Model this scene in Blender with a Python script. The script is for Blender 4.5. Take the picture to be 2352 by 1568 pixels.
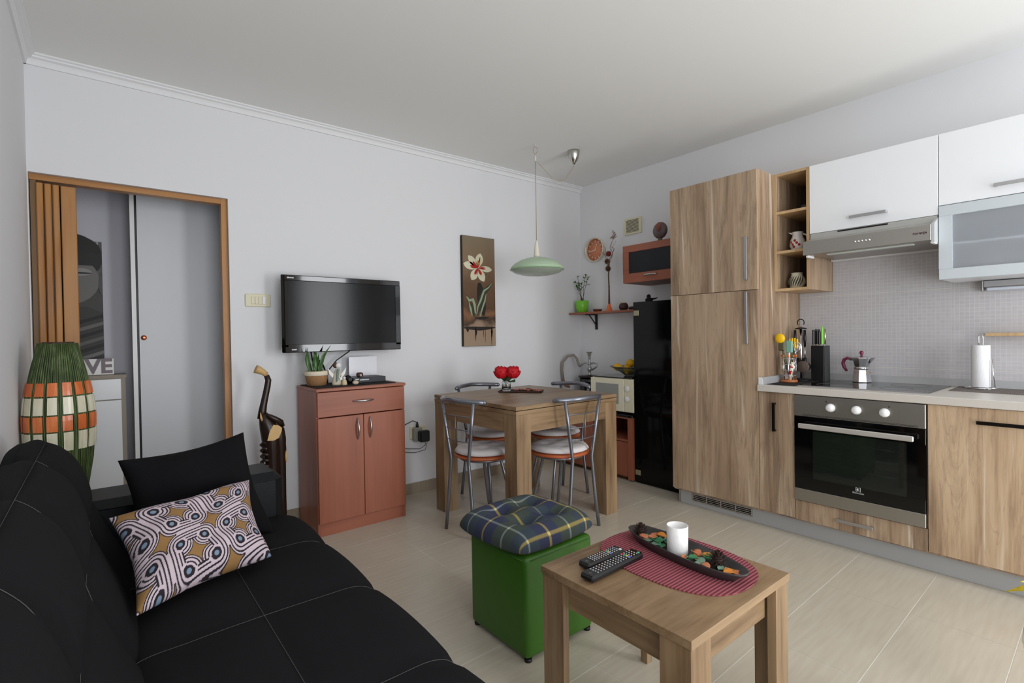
import bpy, bmesh, math, random
from mathutils import Vector, Matrix
S = bpy.context.scene
for o in list(bpy.data.objects): bpy.data.objects.remove(o)
C = S.collection
PI = math.pi
rnd = random.Random(5)

# ------------------------------------------------------------------ camera, world, lights, exposure
def make_camera():
    yaw, pitch, roll, F = 0.679249, 0.013306, -0.015418, 1170.047
    f = Vector((math.sin(yaw)*math.cos(pitch), math.cos(yaw)*math.cos(pitch), -math.sin(pitch)))
    r = Vector((math.cos(yaw), -math.sin(yaw), 0)); u = r.cross(f)
    c, s = math.cos(roll), math.sin(roll)
    r2 = c*r + s*u; u2 = -s*r + c*u
    cd = bpy.data.cameras.new('camera'); co = bpy.data.objects.new('camera', cd); C.objects.link(co)
    m = Matrix((( r2.x, u2.x, -f.x, -3.672624), (r2.y, u2.y, -f.y, -3.459495), (r2.z, u2.z, -f.z, 1.183552), (0,0,0,1)))
    co.matrix_world = m
    cd.sensor_width = 36; cd.lens = F/2352*36; cd.clip_start = .02
    S.camera = co
make_camera()
S.view_settings.view_transform = 'Standard'; S.view_settings.look = 'None'
S.view_settings.gamma = 1; S.view_settings.use_curve_mapping = False
S.view_settings.exposure = -0.19
w = bpy.data.worlds.new('sky'); S.world = w; w.use_nodes = True
bg = w.node_tree.nodes['Background']; bg.inputs[0].default_value = (.80,.90,1,1); bg.inputs[1].default_value = 1.0
def area(name, loc, rot, sx, sy, power, col):
    l = bpy.data.lights.new(name, 'AREA'); l.shape = 'RECTANGLE'; l.size = sx; l.size_y = sy; l.energy = power; l.color = col
    o = bpy.data.objects.new(name, l); C.objects.link(o); o.location = loc; o.rotation_euler = rot
    return o
# daylight: a bright balcony door at the right and a softer window behind the camera
area('window_daylight_door', (-.90, -4.99, 1.2), (PI/2, 0, 0), .70, 2.1, 58, (.95,.97,1))
area('window_daylight', (-3.14, -4.99, 1.2), (PI/2, 0, 0), 1.4, 2.1, 52, (.95,.97,1))

# ------------------------------------------------------------------ materials
def new_mat(name):
    m = bpy.data.materials.new(name); m.use_nodes = True
    return m, m.node_tree, m.node_tree.nodes['Principled BSDF']
def rgb(r, g, b):
    f = lambda c: (c/255/12.92) if c/255 <= .04045 else ((c/255+.055)/1.055)**2.4
    return (f(r), f(g), f(b), 1)
def M(name, col, rough=.5, metal=0, noise=0, nscale=40, bump=0, bscale=200, coat=0, trans=0, ior=1.45, alpha=1, sheen=0, spec=.5):
    m, nt, b = new_mat(name); N = nt.nodes; L = nt.links
    b.inputs['Base Color'].default_value = col; b.inputs['Roughness'].default_value = rough
    b.inputs['Metallic'].default_value = metal; b.inputs['Coat Weight'].default_value = coat
    b.inputs['Transmission Weight'].default_value = trans; b.inputs['IOR'].default_value = ior
    b.inputs['Alpha'].default_value = alpha; b.inputs['Sheen Weight'].default_value = sheen
    b.inputs['Specular IOR Level'].default_value = spec
    tc = N.new('ShaderNodeTexCoord')
    if noise:
        n = N.new('ShaderNodeTexNoise'); n.inputs['Scale'].default_value = nscale; n.inputs['Detail'].default_value = 3
        L.new(tc.outputs['Object'], n.inputs['Vector'])
        mx = N.new('ShaderNodeMix'); mx.data_type = 'RGBA'
        mx.inputs['A'].default_value = tuple(c*(1-noise) for c in col[:3])+(1,); mx.inputs['B'].default_value = tuple(min(1,c*(1+noise)) for c in col[:3])+(1,)
        L.new(n.outputs['Fac'], mx.inputs['Factor']); L.new(mx.outputs['Result'], b.inputs['Base Color'])
    if bump:
        n2 = N.new('ShaderNodeTexNoise'); n2.inputs['Scale'].default_value = bscale; n2.inputs['Detail'].default_value = 2
        L.new(tc.outputs['Object'], n2.inputs['Vector'])
        bp = N.new('ShaderNodeBump'); bp.inputs['Strength'].default_value = bump; bp.inputs['Distance'].default_value = .002
        L.new(n2.outputs['Fac'], bp.inputs['Height']); L.new(bp.outputs['Normal'], b.inputs['Normal'])
    return m
def wood(name, cols, axis=2, fine=28, coarse=7, stretch=.05, rough=.5, knots=0, bump=.1, off=(0,0,0), pale=None, fw=.34, cracks=None):
    if cracks is None: cracks = pale is not None
    """streaky grain running along the given axis: a broad band noise, a fine fibre noise and a few knots"""
    m, nt, b = new_mat(name); N = nt.nodes; L = nt.links
    tc = N.new('ShaderNodeTexCoord')
    def mapped(sc, st):
        mp = N.new('ShaderNodeMapping'); s = [sc, sc, sc]; s[axis] = sc*st
        mp.inputs['Scale'].default_value = s; mp.inputs['Location'].default_value = off
        L.new(tc.outputs['Object'], mp.inputs['Vector']); return mp
    def nz(sc, st, det=4, dist=0, rgh=.55):
        n = N.new('ShaderNodeTexNoise'); n.inputs['Scale'].default_value = 1; n.inputs['Detail'].default_value = det
        n.inputs['Distortion'].default_value = dist; n.inputs['Roughness'].default_value = rgh
        L.new(mapped(sc, st).outputs[0], n.inputs['Vector']); return n
    a = nz(coarse, stretch*2.2, 4, .6); f = nz(fine*3, stretch*.5, 5, .2, .65)
    add = N.new('ShaderNodeMath'); add.operation = 'MULTIPLY_ADD'; add.inputs[1].default_value = fw
    L.new(f.outputs['Fac'], add.inputs[0]); 
    sc = N.new('ShaderNodeMath'); sc.operation = 'MULTIPLY'; sc.inputs[1].default_value = 1.07-fw
    L.new(a.outputs['Fac'], sc.inputs[0]); L.new(sc.outputs[0], add.inputs[2])
    cr = N.new('ShaderNodeValToRGB'); e = cr.color_ramp.elements
    e[0].position = .36; e[0].color = cols[0]; e[1].position = .70; e[1].color = cols[-1]
    for k, c in enumerate(cols[1:-1]):
        q = e.new(.36+.34*(k+1)/(len(cols)-1)); q.color = c
    L.new(add.outputs[0], cr.inputs['Fac']); last = cr.outputs['Color']
    if cracks:
        md = nz(coarse*2.6, stretch*2.4, 6, .8, .7)
        mr_ = N.new('ShaderNodeMapRange'); mr_.inputs['From Min'].default_value = .50; mr_.inputs['From Max'].default_value = .70; mr_.inputs['To Max'].default_value = .55
        L.new(md.outputs['Fac'], mr_.inputs['Value'])
        mx = N.new('ShaderNodeMix'); mx.data_type = 'RGBA'; mx.inputs['B'].default_value = cols[0]
        L.new(mr_.outputs[0], mx.inputs['Factor']); L.new(last, mx.inputs['A']); last = mx.outputs['Result']
        ck = nz(coarse*2.2, stretch*1.1, 3, 2.2, .5)
        sb_ = N.new('ShaderNodeMath'); sb_.operation = 'SUBTRACT'; sb_.inputs[1].default_value = .5; L.new(ck.outputs['Fac'], sb_.inputs[0])
        ab_ = N.new('ShaderNodeMath'); ab_.operation = 'ABSOLUTE'; L.new(sb_.outputs[0], ab_.inputs[0])
        cm_ = N.new('ShaderNodeMapRange'); cm_.inputs['From Min'].default_value = .004; cm_.inputs['From Max'].default_value = .016; cm_.inputs['To Min'].default_value = .38; cm_.inputs['To Max'].default_value = 0
        L.new(ab_.outputs[0], cm_.inputs['Value'])
        ms_ = N.new('ShaderNodeMath'); ms_.operation = 'MULTIPLY'; L.new(cm_.outputs[0], ms_.inputs[0]); L.new(a.outputs['Fac'], ms_.inputs[1])
        mx = N.new('ShaderNodeMix'); mx.data_type = 'RGBA'; mx.inputs['B'].default_value = tuple(c*.6 for c in cols[0][:3])+(1,)
        L.new(ms_.outputs[0], mx.inputs['Factor']); L.new(last, mx.inputs['A']); last = mx.outputs['Result']
    if pale:
        p = nz(coarse*3.2, stretch*.9, 3, 1.2)
        pr = N.new('ShaderNodeMapRange'); pr.inputs['From Min'].default_value = .60; pr.inputs['From Max'].default_value = .72; pr.inputs['To Max'].default_value = .75
        L.new(p.outputs['Fac'], pr.inputs['Value'])
        mx = N.new('ShaderNodeMix'); mx.data_type = 'RGBA'; mx.inputs['B'].default_value = pale
        L.new(pr.outputs[0], mx.inputs['Factor']); L.new(last, mx.inputs['A']); last = mx.outputs['Result']
    if knots:
        v = N.new('ShaderNodeTexVoronoi'); v.inputs['Scale'].default_value = 1
        L.new(mapped(knots, .38).outputs[0], v.inputs['Vector'])
        kr = N.new('ShaderNodeMapRange'); kr.inputs['From Min'].default_value = .02; kr.inputs['From Max'].default_value = .14; kr.inputs['To Min'].default_value = .8; kr.inputs['To Max'].default_value = 0
        L.new(v.outputs['Distance'], kr.inputs['Value'])
        mx = N.new('ShaderNodeMix'); mx.data_type = 'RGBA'; mx.inputs['B'].default_value = tuple(c*.45 for c in cols[0][:3])+(1,)
        L.new(kr.outputs[0], mx.inputs['Factor']); L.new(last, mx.inputs['A']); last = mx.outputs['Result']
    L.new(last, b.inputs['Base Color'])
    b.inputs['Roughness'].default_value = rough
    bp = N.new('ShaderNodeBump'); bp.inputs['Strength'].default_value = bump; bp.inputs['Distance'].default_value = .001
    L.new(f.outputs['Fac'], bp.inputs['Height']); L.new(bp.outputs['Normal'], b.inputs['Normal'])
    return m
def stripes_mat(name, c1, c2, axis, freq, rough=.8, duty=.5, bump=.5):
    m, nt, b = new_mat(name); N = nt.nodes; L = nt.links
    tc = N.new('ShaderNodeTexCoord'); sp = N.new('ShaderNodeSeparateXYZ'); L.new(tc.outputs['Object'], sp.inputs[0])
    mu = N.new('ShaderNodeMath'); mu.operation = 'MULTIPLY'; mu.inputs[1].default_value = freq; L.new(sp.outputs[axis], mu.inputs[0])
    fr = N.new('ShaderNodeMath'); fr.operation = 'PINGPONG'; fr.inputs[1].default_value = 1; L.new(mu.outputs[0], fr.inputs[0])
    mr = N.new('ShaderNodeMapRange'); mr.inputs['From Min'].default_value = duty-.12; mr.inputs['From Max'].default_value = duty+.12; L.new(fr.outputs[0], mr.inputs['Value'])
    mx = N.new('ShaderNodeMix'); mx.data_type = 'RGBA'; mx.inputs['A'].default_value = c1; mx.inputs['B'].default_value = c2
    L.new(mr.outputs[0], mx.inputs['Factor']); L.new(mx.outputs['Result'], b.inputs['Base Color']); b.inputs['Roughness'].default_value = rough
    bp = N.new('ShaderNodeBump'); bp.inputs['Strength'].default_value = bump; bp.inputs['Distance'].default_value = .002
    L.new(fr.outputs[0], bp.inputs['Height']); L.new(bp.outputs['Normal'], b.inputs['Normal'])
    return m
def vcol_mat(name, rough=.9, bump=.3, bscale=900):
    m, nt, b = new_mat(name); N = nt.nodes; L = nt.links
    a = N.new('ShaderNodeVertexColor'); a.layer_name = 'print'; L.new(a.outputs['Color'], b.inputs['Base Color']); b.inputs['Roughness'].default_value = rough
    tc = N.new('ShaderNodeTexCoord'); n = N.new('ShaderNodeTexNoise'); n.inputs['Scale'].default_value = bscale; L.new(tc.outputs['Object'], n.inputs['Vector'])
    bp = N.new('ShaderNodeBump'); bp.inputs['Strength'].default_value = bump; bp.inputs['Distance'].default_value = .001
    L.new(n.outputs['Fac'], bp.inputs['Height']); L.new(bp.outputs['Normal'], b.inputs['Normal'])
    return m
def grid_tile_mat(name, base, line, pitch, lw, rough=.35):
    """small mosaic squares: thin joints every `pitch` metres in y and z, squares differing slightly in tone"""
    m, nt, b = new_mat(name); N = nt.nodes; L = nt.links
    tc = N.new('ShaderNodeTexCoord'); br = N.new('ShaderNodeTexBrick')
    mp = N.new('ShaderNodeMapping'); mp.inputs['Rotation'].default_value = (0, 0, 0)
    sp = N.new('ShaderNodeSeparateXYZ'); cb = N.new('ShaderNodeCombineXYZ')
    L.new(tc.outputs['Object'], sp.inputs[0]); L.new(sp.outputs[1], cb.inputs[0]); L.new(sp.outputs[2], cb.inputs[1])
    L.new(cb.outputs[0], br.inputs['Vector'])
    br.offset = 0; br.inputs['Scale'].default_value = 1; br.inputs['Brick Width'].default_value = pitch; br.inputs['Row Height'].default_value = pitch
    br.inputs['Mortar Size'].default_value = lw; br.inputs['Color1'].default_value = base; br.inputs['Color2'].default_value = tuple(c*.94 for c in base[:3])+(1,)
    br.inputs['Mortar'].default_value = line
    L.new(br.outputs['Color'], b.inputs['Base Color']); b.inputs['Roughness'].default_value = rough
    bp = N.new('ShaderNodeBump'); bp.invert = True; bp.inputs['Strength'].default_value = .3; bp.inputs['Distance'].default_value = .001
    L.new(br.outputs['Fac'], bp.inputs['Height']); L.new(bp.outputs['Normal'], b.inputs['Normal'])
    return m
def floor_tile_mat(name, cols):
    m, nt, b = new_mat(name); N = nt.nodes; L = nt.links
    tc = N.new('ShaderNodeTexCoord'); mp = N.new('ShaderNodeMapping'); mp.inputs['Scale'].default_value = (5, 60, 5); L.new(tc.outputs['Object'], mp.inputs[0])
    n = N.new('ShaderNodeTexNoise'); n.inputs['Scale'].default_value = 1; n.inputs['Detail'].default_value = 5; L.new(mp.outputs[0], n.inputs['Vector'])
    n2 = N.new('ShaderNodeTexNoise'); n2.inputs['Scale'].default_value = 5; n2.inputs['Detail'].default_value = 3; L.new(tc.outputs['Object'], n2.inputs['Vector'])
    av = N.new('ShaderNodeMath'); av.operation = 'ADD'; L.new(n.outputs['Fac'], av.inputs[0]); L.new(n.outputs['Fac'], av.inputs[1])
    hf = N.new('ShaderNodeMath'); hf.operation = 'MULTIPLY'; hf.inputs[1].default_value = .5; L.new(av.outputs[0], hf.inputs[0])
    cr = N.new('ShaderNodeValToRGB'); cr.color_ramp.elements[0].position = .35; cr.color_ramp.elements[1].position = .65
    cr.color_ramp.elements[0].color = cols[0]; cr.color_ramp.elements[1].color = cols[1]
    L.new(hf.outputs[0], cr.inputs['Fac']); L.new(cr.outputs['Color'], b.inputs['Base Color']); b.inputs['Roughness'].default_value = .24
    b.inputs['Roughness'].default_value = .28
    return m

wall_m = M('white wall paint', rgb(230,230,232), .85, bump=.15, bscale=60)
ceil_m = M('ceiling paint', rgb(241,241,238), .9, bump=.1, bscale=30)
trim_m = M('moulding white', rgb(235,235,236), .7)
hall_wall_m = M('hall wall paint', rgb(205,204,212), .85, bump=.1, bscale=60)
far_wall_m = M('sand wall paint', rgb(205,200,192), .9)
tile_m = floor_tile_mat('cream floor tile', (rgb(190,180,163), rgb(198,189,172)))
skirt_m = floor_tile_mat('skirting tile', (rgb(150,136,118), rgb(160,147,128)))
grout_m = M('pale grout', rgb(226,222,214), .9)
mosaic_m = grid_tile_mat('mosaic wall tile', rgb(197,194,196), rgb(209,208,211), .0205, .0010)
KW = [rgb(104,84,66), rgb(142,118,96), rgb(168,142,116), rgb(184,160,134), rgb(176,146,116)]
kwood = wood('aged oak grain upright', KW, 2, 26, 5.5, .05, .5, 3.1, .12, pale=rgb(216,204,186))
kwood_b = wood('aged oak grain upright second board', KW, 2, 26, 5, .05, .5, 2.7, .12, off=(3.3,7.1,1.7), pale=rgb(216,204,186))
kedge = wood('oak edge band', [rgb(165,135,98), rgb(196,164,122), rgb(208,178,136)], 2, 20, 4, .08, .5)
TW = [rgb(94,72,52), rgb(126,100,72), rgb(146,120,90), rgb(160,132,100)]
twood_x = wood('brown oak grain lengthwise', TW, 0, 26, 9, .07, .38, 0, .1)
twood_y = wood('brown oak grain crosswise', TW, 1, 26, 9, .07, .38, 0, .1)
twood_z = wood('brown oak grain upright', TW, 2, 26, 9, .07, .42, 0, .1)
CH = [rgb(134,74,54), rgb(152,88,64), rgb(162,96,72)]
cherry_z = wood('cherry grain upright', CH, 2, 30, 6, .05, .4, 0, .05)
cherry_h = wood('cherry grain lengthwise', CH, 0, 30, 6, .05, .4, 0, .05)
cherry_y = wood('cherry grain crosswise', CH, 1, 30, 6, .05, .4, 0, .05)
OD = [rgb(150,98,46), rgb(176,122,64), rgb(186,134,76)]
door_wood = wood('honey oak', OD, 2, 30, 8, .05, .4, 0, .05)
door_dark = M('dark joint strip', rgb(70,46,24), .7)
steel = M('brushed steel', rgb(176,172,166), .36, 1, noise=.04, nscale=90)
alu = M('brushed aluminium', rgb(190,190,192), .33, 1)
alu_frame = M('pale anodised aluminium', rgb(206,213,218), .5, .35)
chrome = M('chrome', rgb(225,225,228), .08, 1)
tube_m = M('grey lacquered tube', rgb(128,130,138), .28, .7)
white_lac = M('white lacquer board', rgb(238,240,243), .25, spec=.5)
white_pl = M('white plastic', rgb(235,235,235), .35)
cream_pl = M('cream plastic', rgb(226,219,190), .4)
black_gl = M('black gloss', rgb(9,10,11), .07, coat=.3)
black_scr = M('black screen', rgb(14,15,17), .13, spec=.22)
black_pl = M('black plastic', rgb(18,18,20), .4)
black_mat = M('black cloth mat', rgb(24,25,26), .9, bump=.4)
dark_in = M('dark interior', rgb(22,19,17), .8)
worktop_m = M('pale grey laminate', rgb(206,200,192), .35, noise=.03, nscale=200)
plinth_m = M('grey plinth board', rgb(176,177,178), .35, .15)
fab = M('black sofa fabric', rgb(27,27,29), .95, noise=.12, nscale=350, bump=.5, bscale=700, spec=.15)
leather = M('black leatherette', rgb(16,19,22), .42, spec=.3, bump=.3, bscale=260)
thread_m = M('grey thread', rgb(88,88,86), .9)
pillow_blk = M('black pillow cloth', rgb(19,19,21), .95, bump=.4, bscale=500, spec=.15)
green_l = M('green leatherette', rgb(54,100,22), .42, noise=.06, nscale=40, bump=.25, bscale=300)
seat_wood = M('orange stained plywood', rgb(178,92,52), .35, noise=.1, nscale=20)
cushion_m = M('off white cushion cloth', rgb(218,212,212), .9, bump=.4, bscale=400)
glass = M('clear glass', (.95,.98,.97,1), .03, trans=1, ior=1.45)
frost_dark = M('frosted dark glass', rgb(150,155,165), .38, trans=.85, ior=1.3)
frost_lt = M('frosted pale glass', rgb(226,230,235), .45, trans=.75, ior=1.25)
green_glass = M('pale green glass', rgb(204,226,196), .22, trans=.30, ior=1.2)
ceramic = M('white ceramic', rgb(232,230,226), .35, noise=.04, nscale=30)
leaf_m = M('green leaf', rgb(60,104,44), .5, noise=.25, nscale=30)
leaf_dk = M('dark green leaf', rgb(38,66,30), .5, noise=.2, nscale=30)
stem_m = M('brown stem', rgb(92,76,52), .8)
lime_m = M('lime pot', rgb(122,196,56), .25)
red_m = M('red petals', rgb(190,12,28), .6, noise=.25, nscale=60)
yellow_m = M('yellow skin', rgb(236,180,24), .45, noise=.06, nscale=60)
orange_m = M('orange skin', rgb(222,120,40), .5, noise=.06)
ebony = M('dark carved wood', rgb(40,26,20), .3, noise=.35, nscale=18)
pale_wd = M('pale carved wood', rgb(206,168,112), .5, noise=.12, nscale=40)
copper = M('copper', rgb(200,110,80), .25, 1)
brown_m = M('dark brown clay', rgb(70,42,38), .5, noise=.15, nscale=40)
cord_m = M('beige cord', rgb(176,160,136), .6)
ivory = M('ivory holder', rgb(228,222,205), .5)
taupe = M('taupe board', rgb(150,140,126), .5)

# ------------------------------------------------------------------ mesh builder
class MB:
    def __init__(s): s.v = []; s.f = []; s.sm = []; s.uv = None
    def add(s, vs, fs, smooth=False):
        o = len(s.v); s.v += [tuple(v) for v in vs]
        for f in fs: s.f.append(tuple(i+o for i in f)); s.sm.append(smooth)
        return s
    def box(s, x0, x1, y0, y1, z0, z1, bev=0):
        if x0 > x1: x0, x1 = x1, x0
        if y0 > y1: y0, y1 = y1, y0
        if z0 > z1: z0, z1 = z1, z0
        if bev:
            b = min(bev, (x1-x0)/2.01, (y1-y0)/2.01, (z1-z0)/2.01)
            vs = []; X = (x0, x1); Y = (y0, y1); Z = (z0, z1); idx = {}
            for i in (0,1):
                for j in (0,1):
                    for k in (0,1):
                        sx, sy, sz = (1,-1)[i]*b, (1,-1)[j]*b, (1,-1)[k]*b
                        idx[i,j,k,0] = len(vs); vs.append((X[i], Y[j]+sy, Z[k]+sz))
                        idx[i,j,k,1] = len(vs); vs.append((X[i]+sx, Y[j], Z[k]+sz))
                        idx[i,j,k,2] = len(vs); vs.append((X[i]+sx, Y[j]+sy, Z[k]))
            fs = []
            for i in (0,1): fs.append([idx[i,0,0,0], idx[i,1,0,0], idx[i,1,1,0], idx[i,0,1,0]])
            for j in (0,1): fs.append([idx[0,j,0,1], idx[1,j,0,1], idx[1,j,1,1], idx[0,j,1,1]])
            for k in (0,1): fs.append([idx[0,0,k,2], idx[1,0,k,2], idx[1,1,k,2], idx[0,1,k,2]])
            for i in (0,1):
                for j in (0,1): fs.append([idx[i,j,0,0], idx[i,j,1,0], idx[i,j,1,1], idx[i,j,0,1]])
                for k in (0,1): fs.append([idx[i,0,k,0], idx[i,1,k,0], idx[i,1,k,2], idx[i,0,k,2]])
            for j in (0,1):
                for k in (0,1): fs.append([idx[0,j,k,1], idx[1,j,k,1], idx[1,j,k,2], idx[0,j,k,2]])
            for i in (0,1):
                for j in (0,1):
                    for k in (0,1): fs.append([idx[i,j,k,0], idx[i,j,k,1], idx[i,j,k,2]])
            return s.add(vs, fs)
        vs = [(x,y,z) for x in (x0,x1) for y in (y0,y1) for z in (z0,z1)]
        return s.add(vs, [(0,1,3,2),(4,6,7,5),(0,4,5,1),(2,3,7,6),(0,2,6,4),(1,5,7,3)])
    def lathe(s, c, prof, n=24, axis='z', smooth=True, cap=True, sx=1, sy=1):
        cx, cy, cz = c; vs = []; fs = []
        for r, h in prof:
            for k in range(n):
                a = 2*PI*k/n; p, q = r*math.cos(a)*sx, r*math.sin(a)*sy
                if axis == 'z': vs.append((cx+p, cy+q, cz+h))
                elif axis == 'x': vs.append((cx+h, cy+p, cz+q))
                else: vs.append((cx+p, cy+h, cz+q))
        for i in range(len(prof)-1):
            for k in range(n):
                k2 = (k+1) % n
                fs.append((i*n+k, i*n+k2, (i+1)*n+k2, (i+1)*n+k))
        s.add(vs, fs, smooth)
        if cap:
            o = len(s.v)-len(vs)
            for i in (0, len(prof)-1):
                if prof[i][0] > 1e-4: s.f.append(tuple(o+i*n+k for k in range(n))); s.sm.append(False)
        return s
    def cyl(s, c, r, h, n=20, axis='z', smooth=True):
        return s.lathe(c, [(r,0),(r,h)], n, axis, smooth)
    def tube(s, pts, r, n=8, closed=False, smooth=True):
        pts = [Vector(p) for p in pts]; m = len(pts); vs = []; fs = []
        rr = r if isinstance(r, (list, tuple)) else [r]*m
        up = None
        for i, p in enumerate(pts):
            if closed: t = pts[(i+1) % m]-pts[i-1]
            else: t = pts[min(i+1, m-1)]-pts[max(i-1, 0)]
            t.normalize()
            if up is None:
                up = Vector((0,0,1)) if abs(t.z) < .9 else Vector((1,0,0))
            a = (up - t*up.dot(t)).normalized(); b = t.cross(a); up = a
            for k in range(n):
                g = 2*PI*k/n; vs.append(p + (a*math.cos(g)+b*math.sin(g))*rr[i])
        for i in range(m if closed else m-1):
            j = (i+1) % m
            for k in range(n): fs.append((i*n+k, i*n+(k+1)%n, j*n+(k+1)%n, j*n+k))
        o = len(s.v); s.add(vs, fs, smooth)
        if not closed:
            s.f.append(tuple(o+k for k in range(n))); s.sm.append(False)
            s.f.append(tuple(o+(m-1)*n+k for k in range(n))); s.sm.append(False)
        return s
    def ball(s, c, r, n=14, m=9, sx=1, sy=1, sz=1):
        pr = [(r*math.sin(PI*i/m), -r*math.cos(PI*i/m)*sz) for i in range(m+1)]
        pr = [(max(a,1e-5), b) for a, b in pr]
        return s.lathe(c, pr, n, 'z', True, False, sx, sy)
    def prism(s, poly, a0, a1, axis='z', smooth=False):
        """extrude polygon of 2-D points along an axis: z->(x,y), y->(x,z), x->(y,z)"""
        n = len(poly)
        def P(p, h): return (p[0],p[1],h) if axis == 'z' else ((p[0],h,p[1]) if axis == 'y' else (h,p[0],p[1]))
        vs = [P(p,a0) for p in poly]+[P(p,a1) for p in poly]
        fs = [(k,(k+1)%n,n+(k+1)%n,n+k) for k in range(n)]
        o = len(s.v); s.add(vs, fs, smooth); s.f.append(tuple(o+k for k in range(n))); s.f.append(tuple(o+n+k for k in range(n))); s.sm += [False, False]
        return s
    def surf(s, fn, nu, nv, smooth=True, close_u=False):
        vs = [fn(i/nu, j/nv) for i in range(nu+1) for j in range(nv+1)]
        fs = [(i*(nv+1)+j, (i+1)*(nv+1)+j, (i+1)*(nv+1)+j+1, i*(nv+1)+j+1) for i in range(nu) for j in range(nv)]
        return s.add(vs, fs, smooth)
    def xf(s, mat, start=0):
        for i in range(start, len(s.v)): s.v[i] = tuple(mat @ Vector(s.v[i]))
        return s
    def mesh(s, name, mat):
        me = bpy.data.meshes.new(name); me.from_pydata(s.v, [], s.f); 
        me.polygons.foreach_set('use_smooth', s.sm)
        me.materials.append(mat)
        bm = bmesh.new(); bm.from_mesh(me); bmesh.ops.recalc_face_normals(bm, faces=bm.faces); bm.to_mesh(me); bm.free()
        me.update(); return me
def part(name, mb, mat, parent=None, world=True):
    """link a builder as one mesh object; with world=True its coordinates are world ones and the parent is un-rotated"""
    if parent is not None and world:
        o0 = Vector((0,0,0)); q = parent
        while q is not None: o0 += q.location; q = q.parent
        mb.v = [(x-o0.x, y-o0.y, z-o0.z) for x,y,z in mb.v]
    ob = bpy.data.objects.new(name, mb.mesh(name, mat)); C.objects.link(ob)
    if parent is not None: ob.parent = parent
    return ob
def tag(o, label, cat, group=None):
    o['label'] = label; o['category'] = cat
    if group: o['group'] = group
    return o
def thing(name, label, cat, loc=(0,0,0), rz=0, group=None):
    o = bpy.data.objects.new(name, None); C.objects.link(o); o.location = loc; o.rotation_euler = (0,0,rz); o.empty_display_size = .05
    return tag(o, label, cat, group)
def single(name, mb, mat, label, cat, group=None, loc=None):
    """a thing that is one mesh, its origin at its base"""
    if loc is None:
        xs = [v[0] for v in mb.v]; ys = [v[1] for v in mb.v]; zs = [v[2] for v in mb.v]
        loc = ((min(xs)+max(xs))/2, (min(ys)+max(ys))/2, min(zs))
    mb.v = [(x-loc[0], y-loc[1], z-loc[2]) for x,y,z in mb.v]
    ob = bpy.data.objects.new(name, mb.mesh(name, mat)); C.objects.link(ob); ob.location = loc
    return tag(ob, label, cat, group)
def struct(name, mb, mat):
    ob = bpy.data.objects.new(name, mb.mesh(name, mat)); C.objects.link(ob); ob['kind'] = 'structure'; return ob
def copy_tree(o, parent=None):
    c = o.copy(); C.objects.link(c); c.parent = parent
    for ch in list(o.children): copy_tree(ch, c)
    return c
def text_mb(s, size, thick=.0006, bold=0):
    cu = bpy.data.curves.new('t', 'FONT'); cu.body = s; cu.size = size; cu.extrude = thick; cu.align_x = 'CENTER'; cu.align_y = 'CENTER'; cu.offset = bold; cu.resolution_u = 2
    ob = bpy.data.objects.new('t', cu); C.objects.link(ob)
    bpy.context.view_layer.update()
    me = bpy.data.meshes.new_from_object(ob.evaluated_get(bpy.context.evaluated_depsgraph_get()))
    mb = MB(); mb.add([v.co[:] for v in me.vertices], [tuple(p.vertices) for p in me.polygons])
    bpy.data.objects.remove(ob); bpy.data.curves.remove(cu); bpy.data.meshes.remove(me)
    return mb
# orientation of flat print: local x -> to the right as seen by the viewer
def face_back(x, y, z):   # on the back wall, seen looking +y
    return Matrix.Translation((x,y,z)) @ Matrix(((1,0,0,0),(0,0,-1,0),(0,1,0,0),(0,0,0,1)))
def face_kitchen(x, y, z):  # on a kitchen front, seen looking +x : viewer's right is -y
    return Matrix.Translation((x,y,z)) @ Matrix(((0,0,-1,0),(-1,0,0,0),(0,1,0,0),(0,0,0,1)))
def face_up(x, y, z, a=0):
    return Matrix.Translation((x,y,z)) @ Matrix.Rotation(a,4,'Z')
def arc(cx, cy, r, a0, a1, n): return [(cx+r*math.cos(a0+(a1-a0)*i/n), cy+r*math.sin(a0+(a1-a0)*i/n)) for i in range(n+1)]
# ------------------------------------------------------------------ the room
W, H, YF = -3.94, 2.606, -4.9
fl = struct('floor', MB().box(W-.6, .12, YF-.12, 1.4, -.12, -.0012), grout_m)
ys = [-1.567 + .3185*k for k in range(-11, 10)]
xs = [-1.08 + .62*k for k in range(-6, 3)]
g = .0017
for i in range(len(xs)-1):
    for j in range(len(ys)-1):
        x0, x1 = max(xs[i]+g, W-.5), min(xs[i+1]-g, 0)
        if x1 <= x0+.01: continue
        sh = lambda y, x: min(max(y + .0176*(x+.55), YF), 1.3)
        q = [(x0, sh(ys[j]+g, x0)), (x1, sh(ys[j]+g, x1)), (x1, sh(ys[j+1]-g, x1)), (x0, sh(ys[j+1]-g, x0))]
        if q[2][1]-q[1][1] < .02: continue
        part('tile', MB().prism(q, -.0011, 0), tile_m, fl)
struct('ceiling', MB().box(W-.6, .12, YF-.12, 1.4, H, H+.1), ceil_m)
struct('wall_left', MB().box(W-.12, W, YF-.12, .0, 0, H), wall_m)
struct('wall_right', MB().box(0, .12, YF-.12, .12, 0, H), wall_m)
struct('wall_back', MB().box(-3.06, 0, 0, .12, 0, H).box(W-.6, -3.06, 0, .12, 2.028, H).box(W-.6, W+.004, 0, .12, 0, 2.028), wall_m)
struct('wall_front', MB().box(W, -3.88, YF-.12, YF, 0, H).box(-.35, 0, YF-.12, YF, 0, H).box(-2.4, -1.35, YF-.12, YF, 0, 2.3).box(-3.88, -.35, YF-.12, YF, 2.3, H), far_wall_m)
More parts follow.
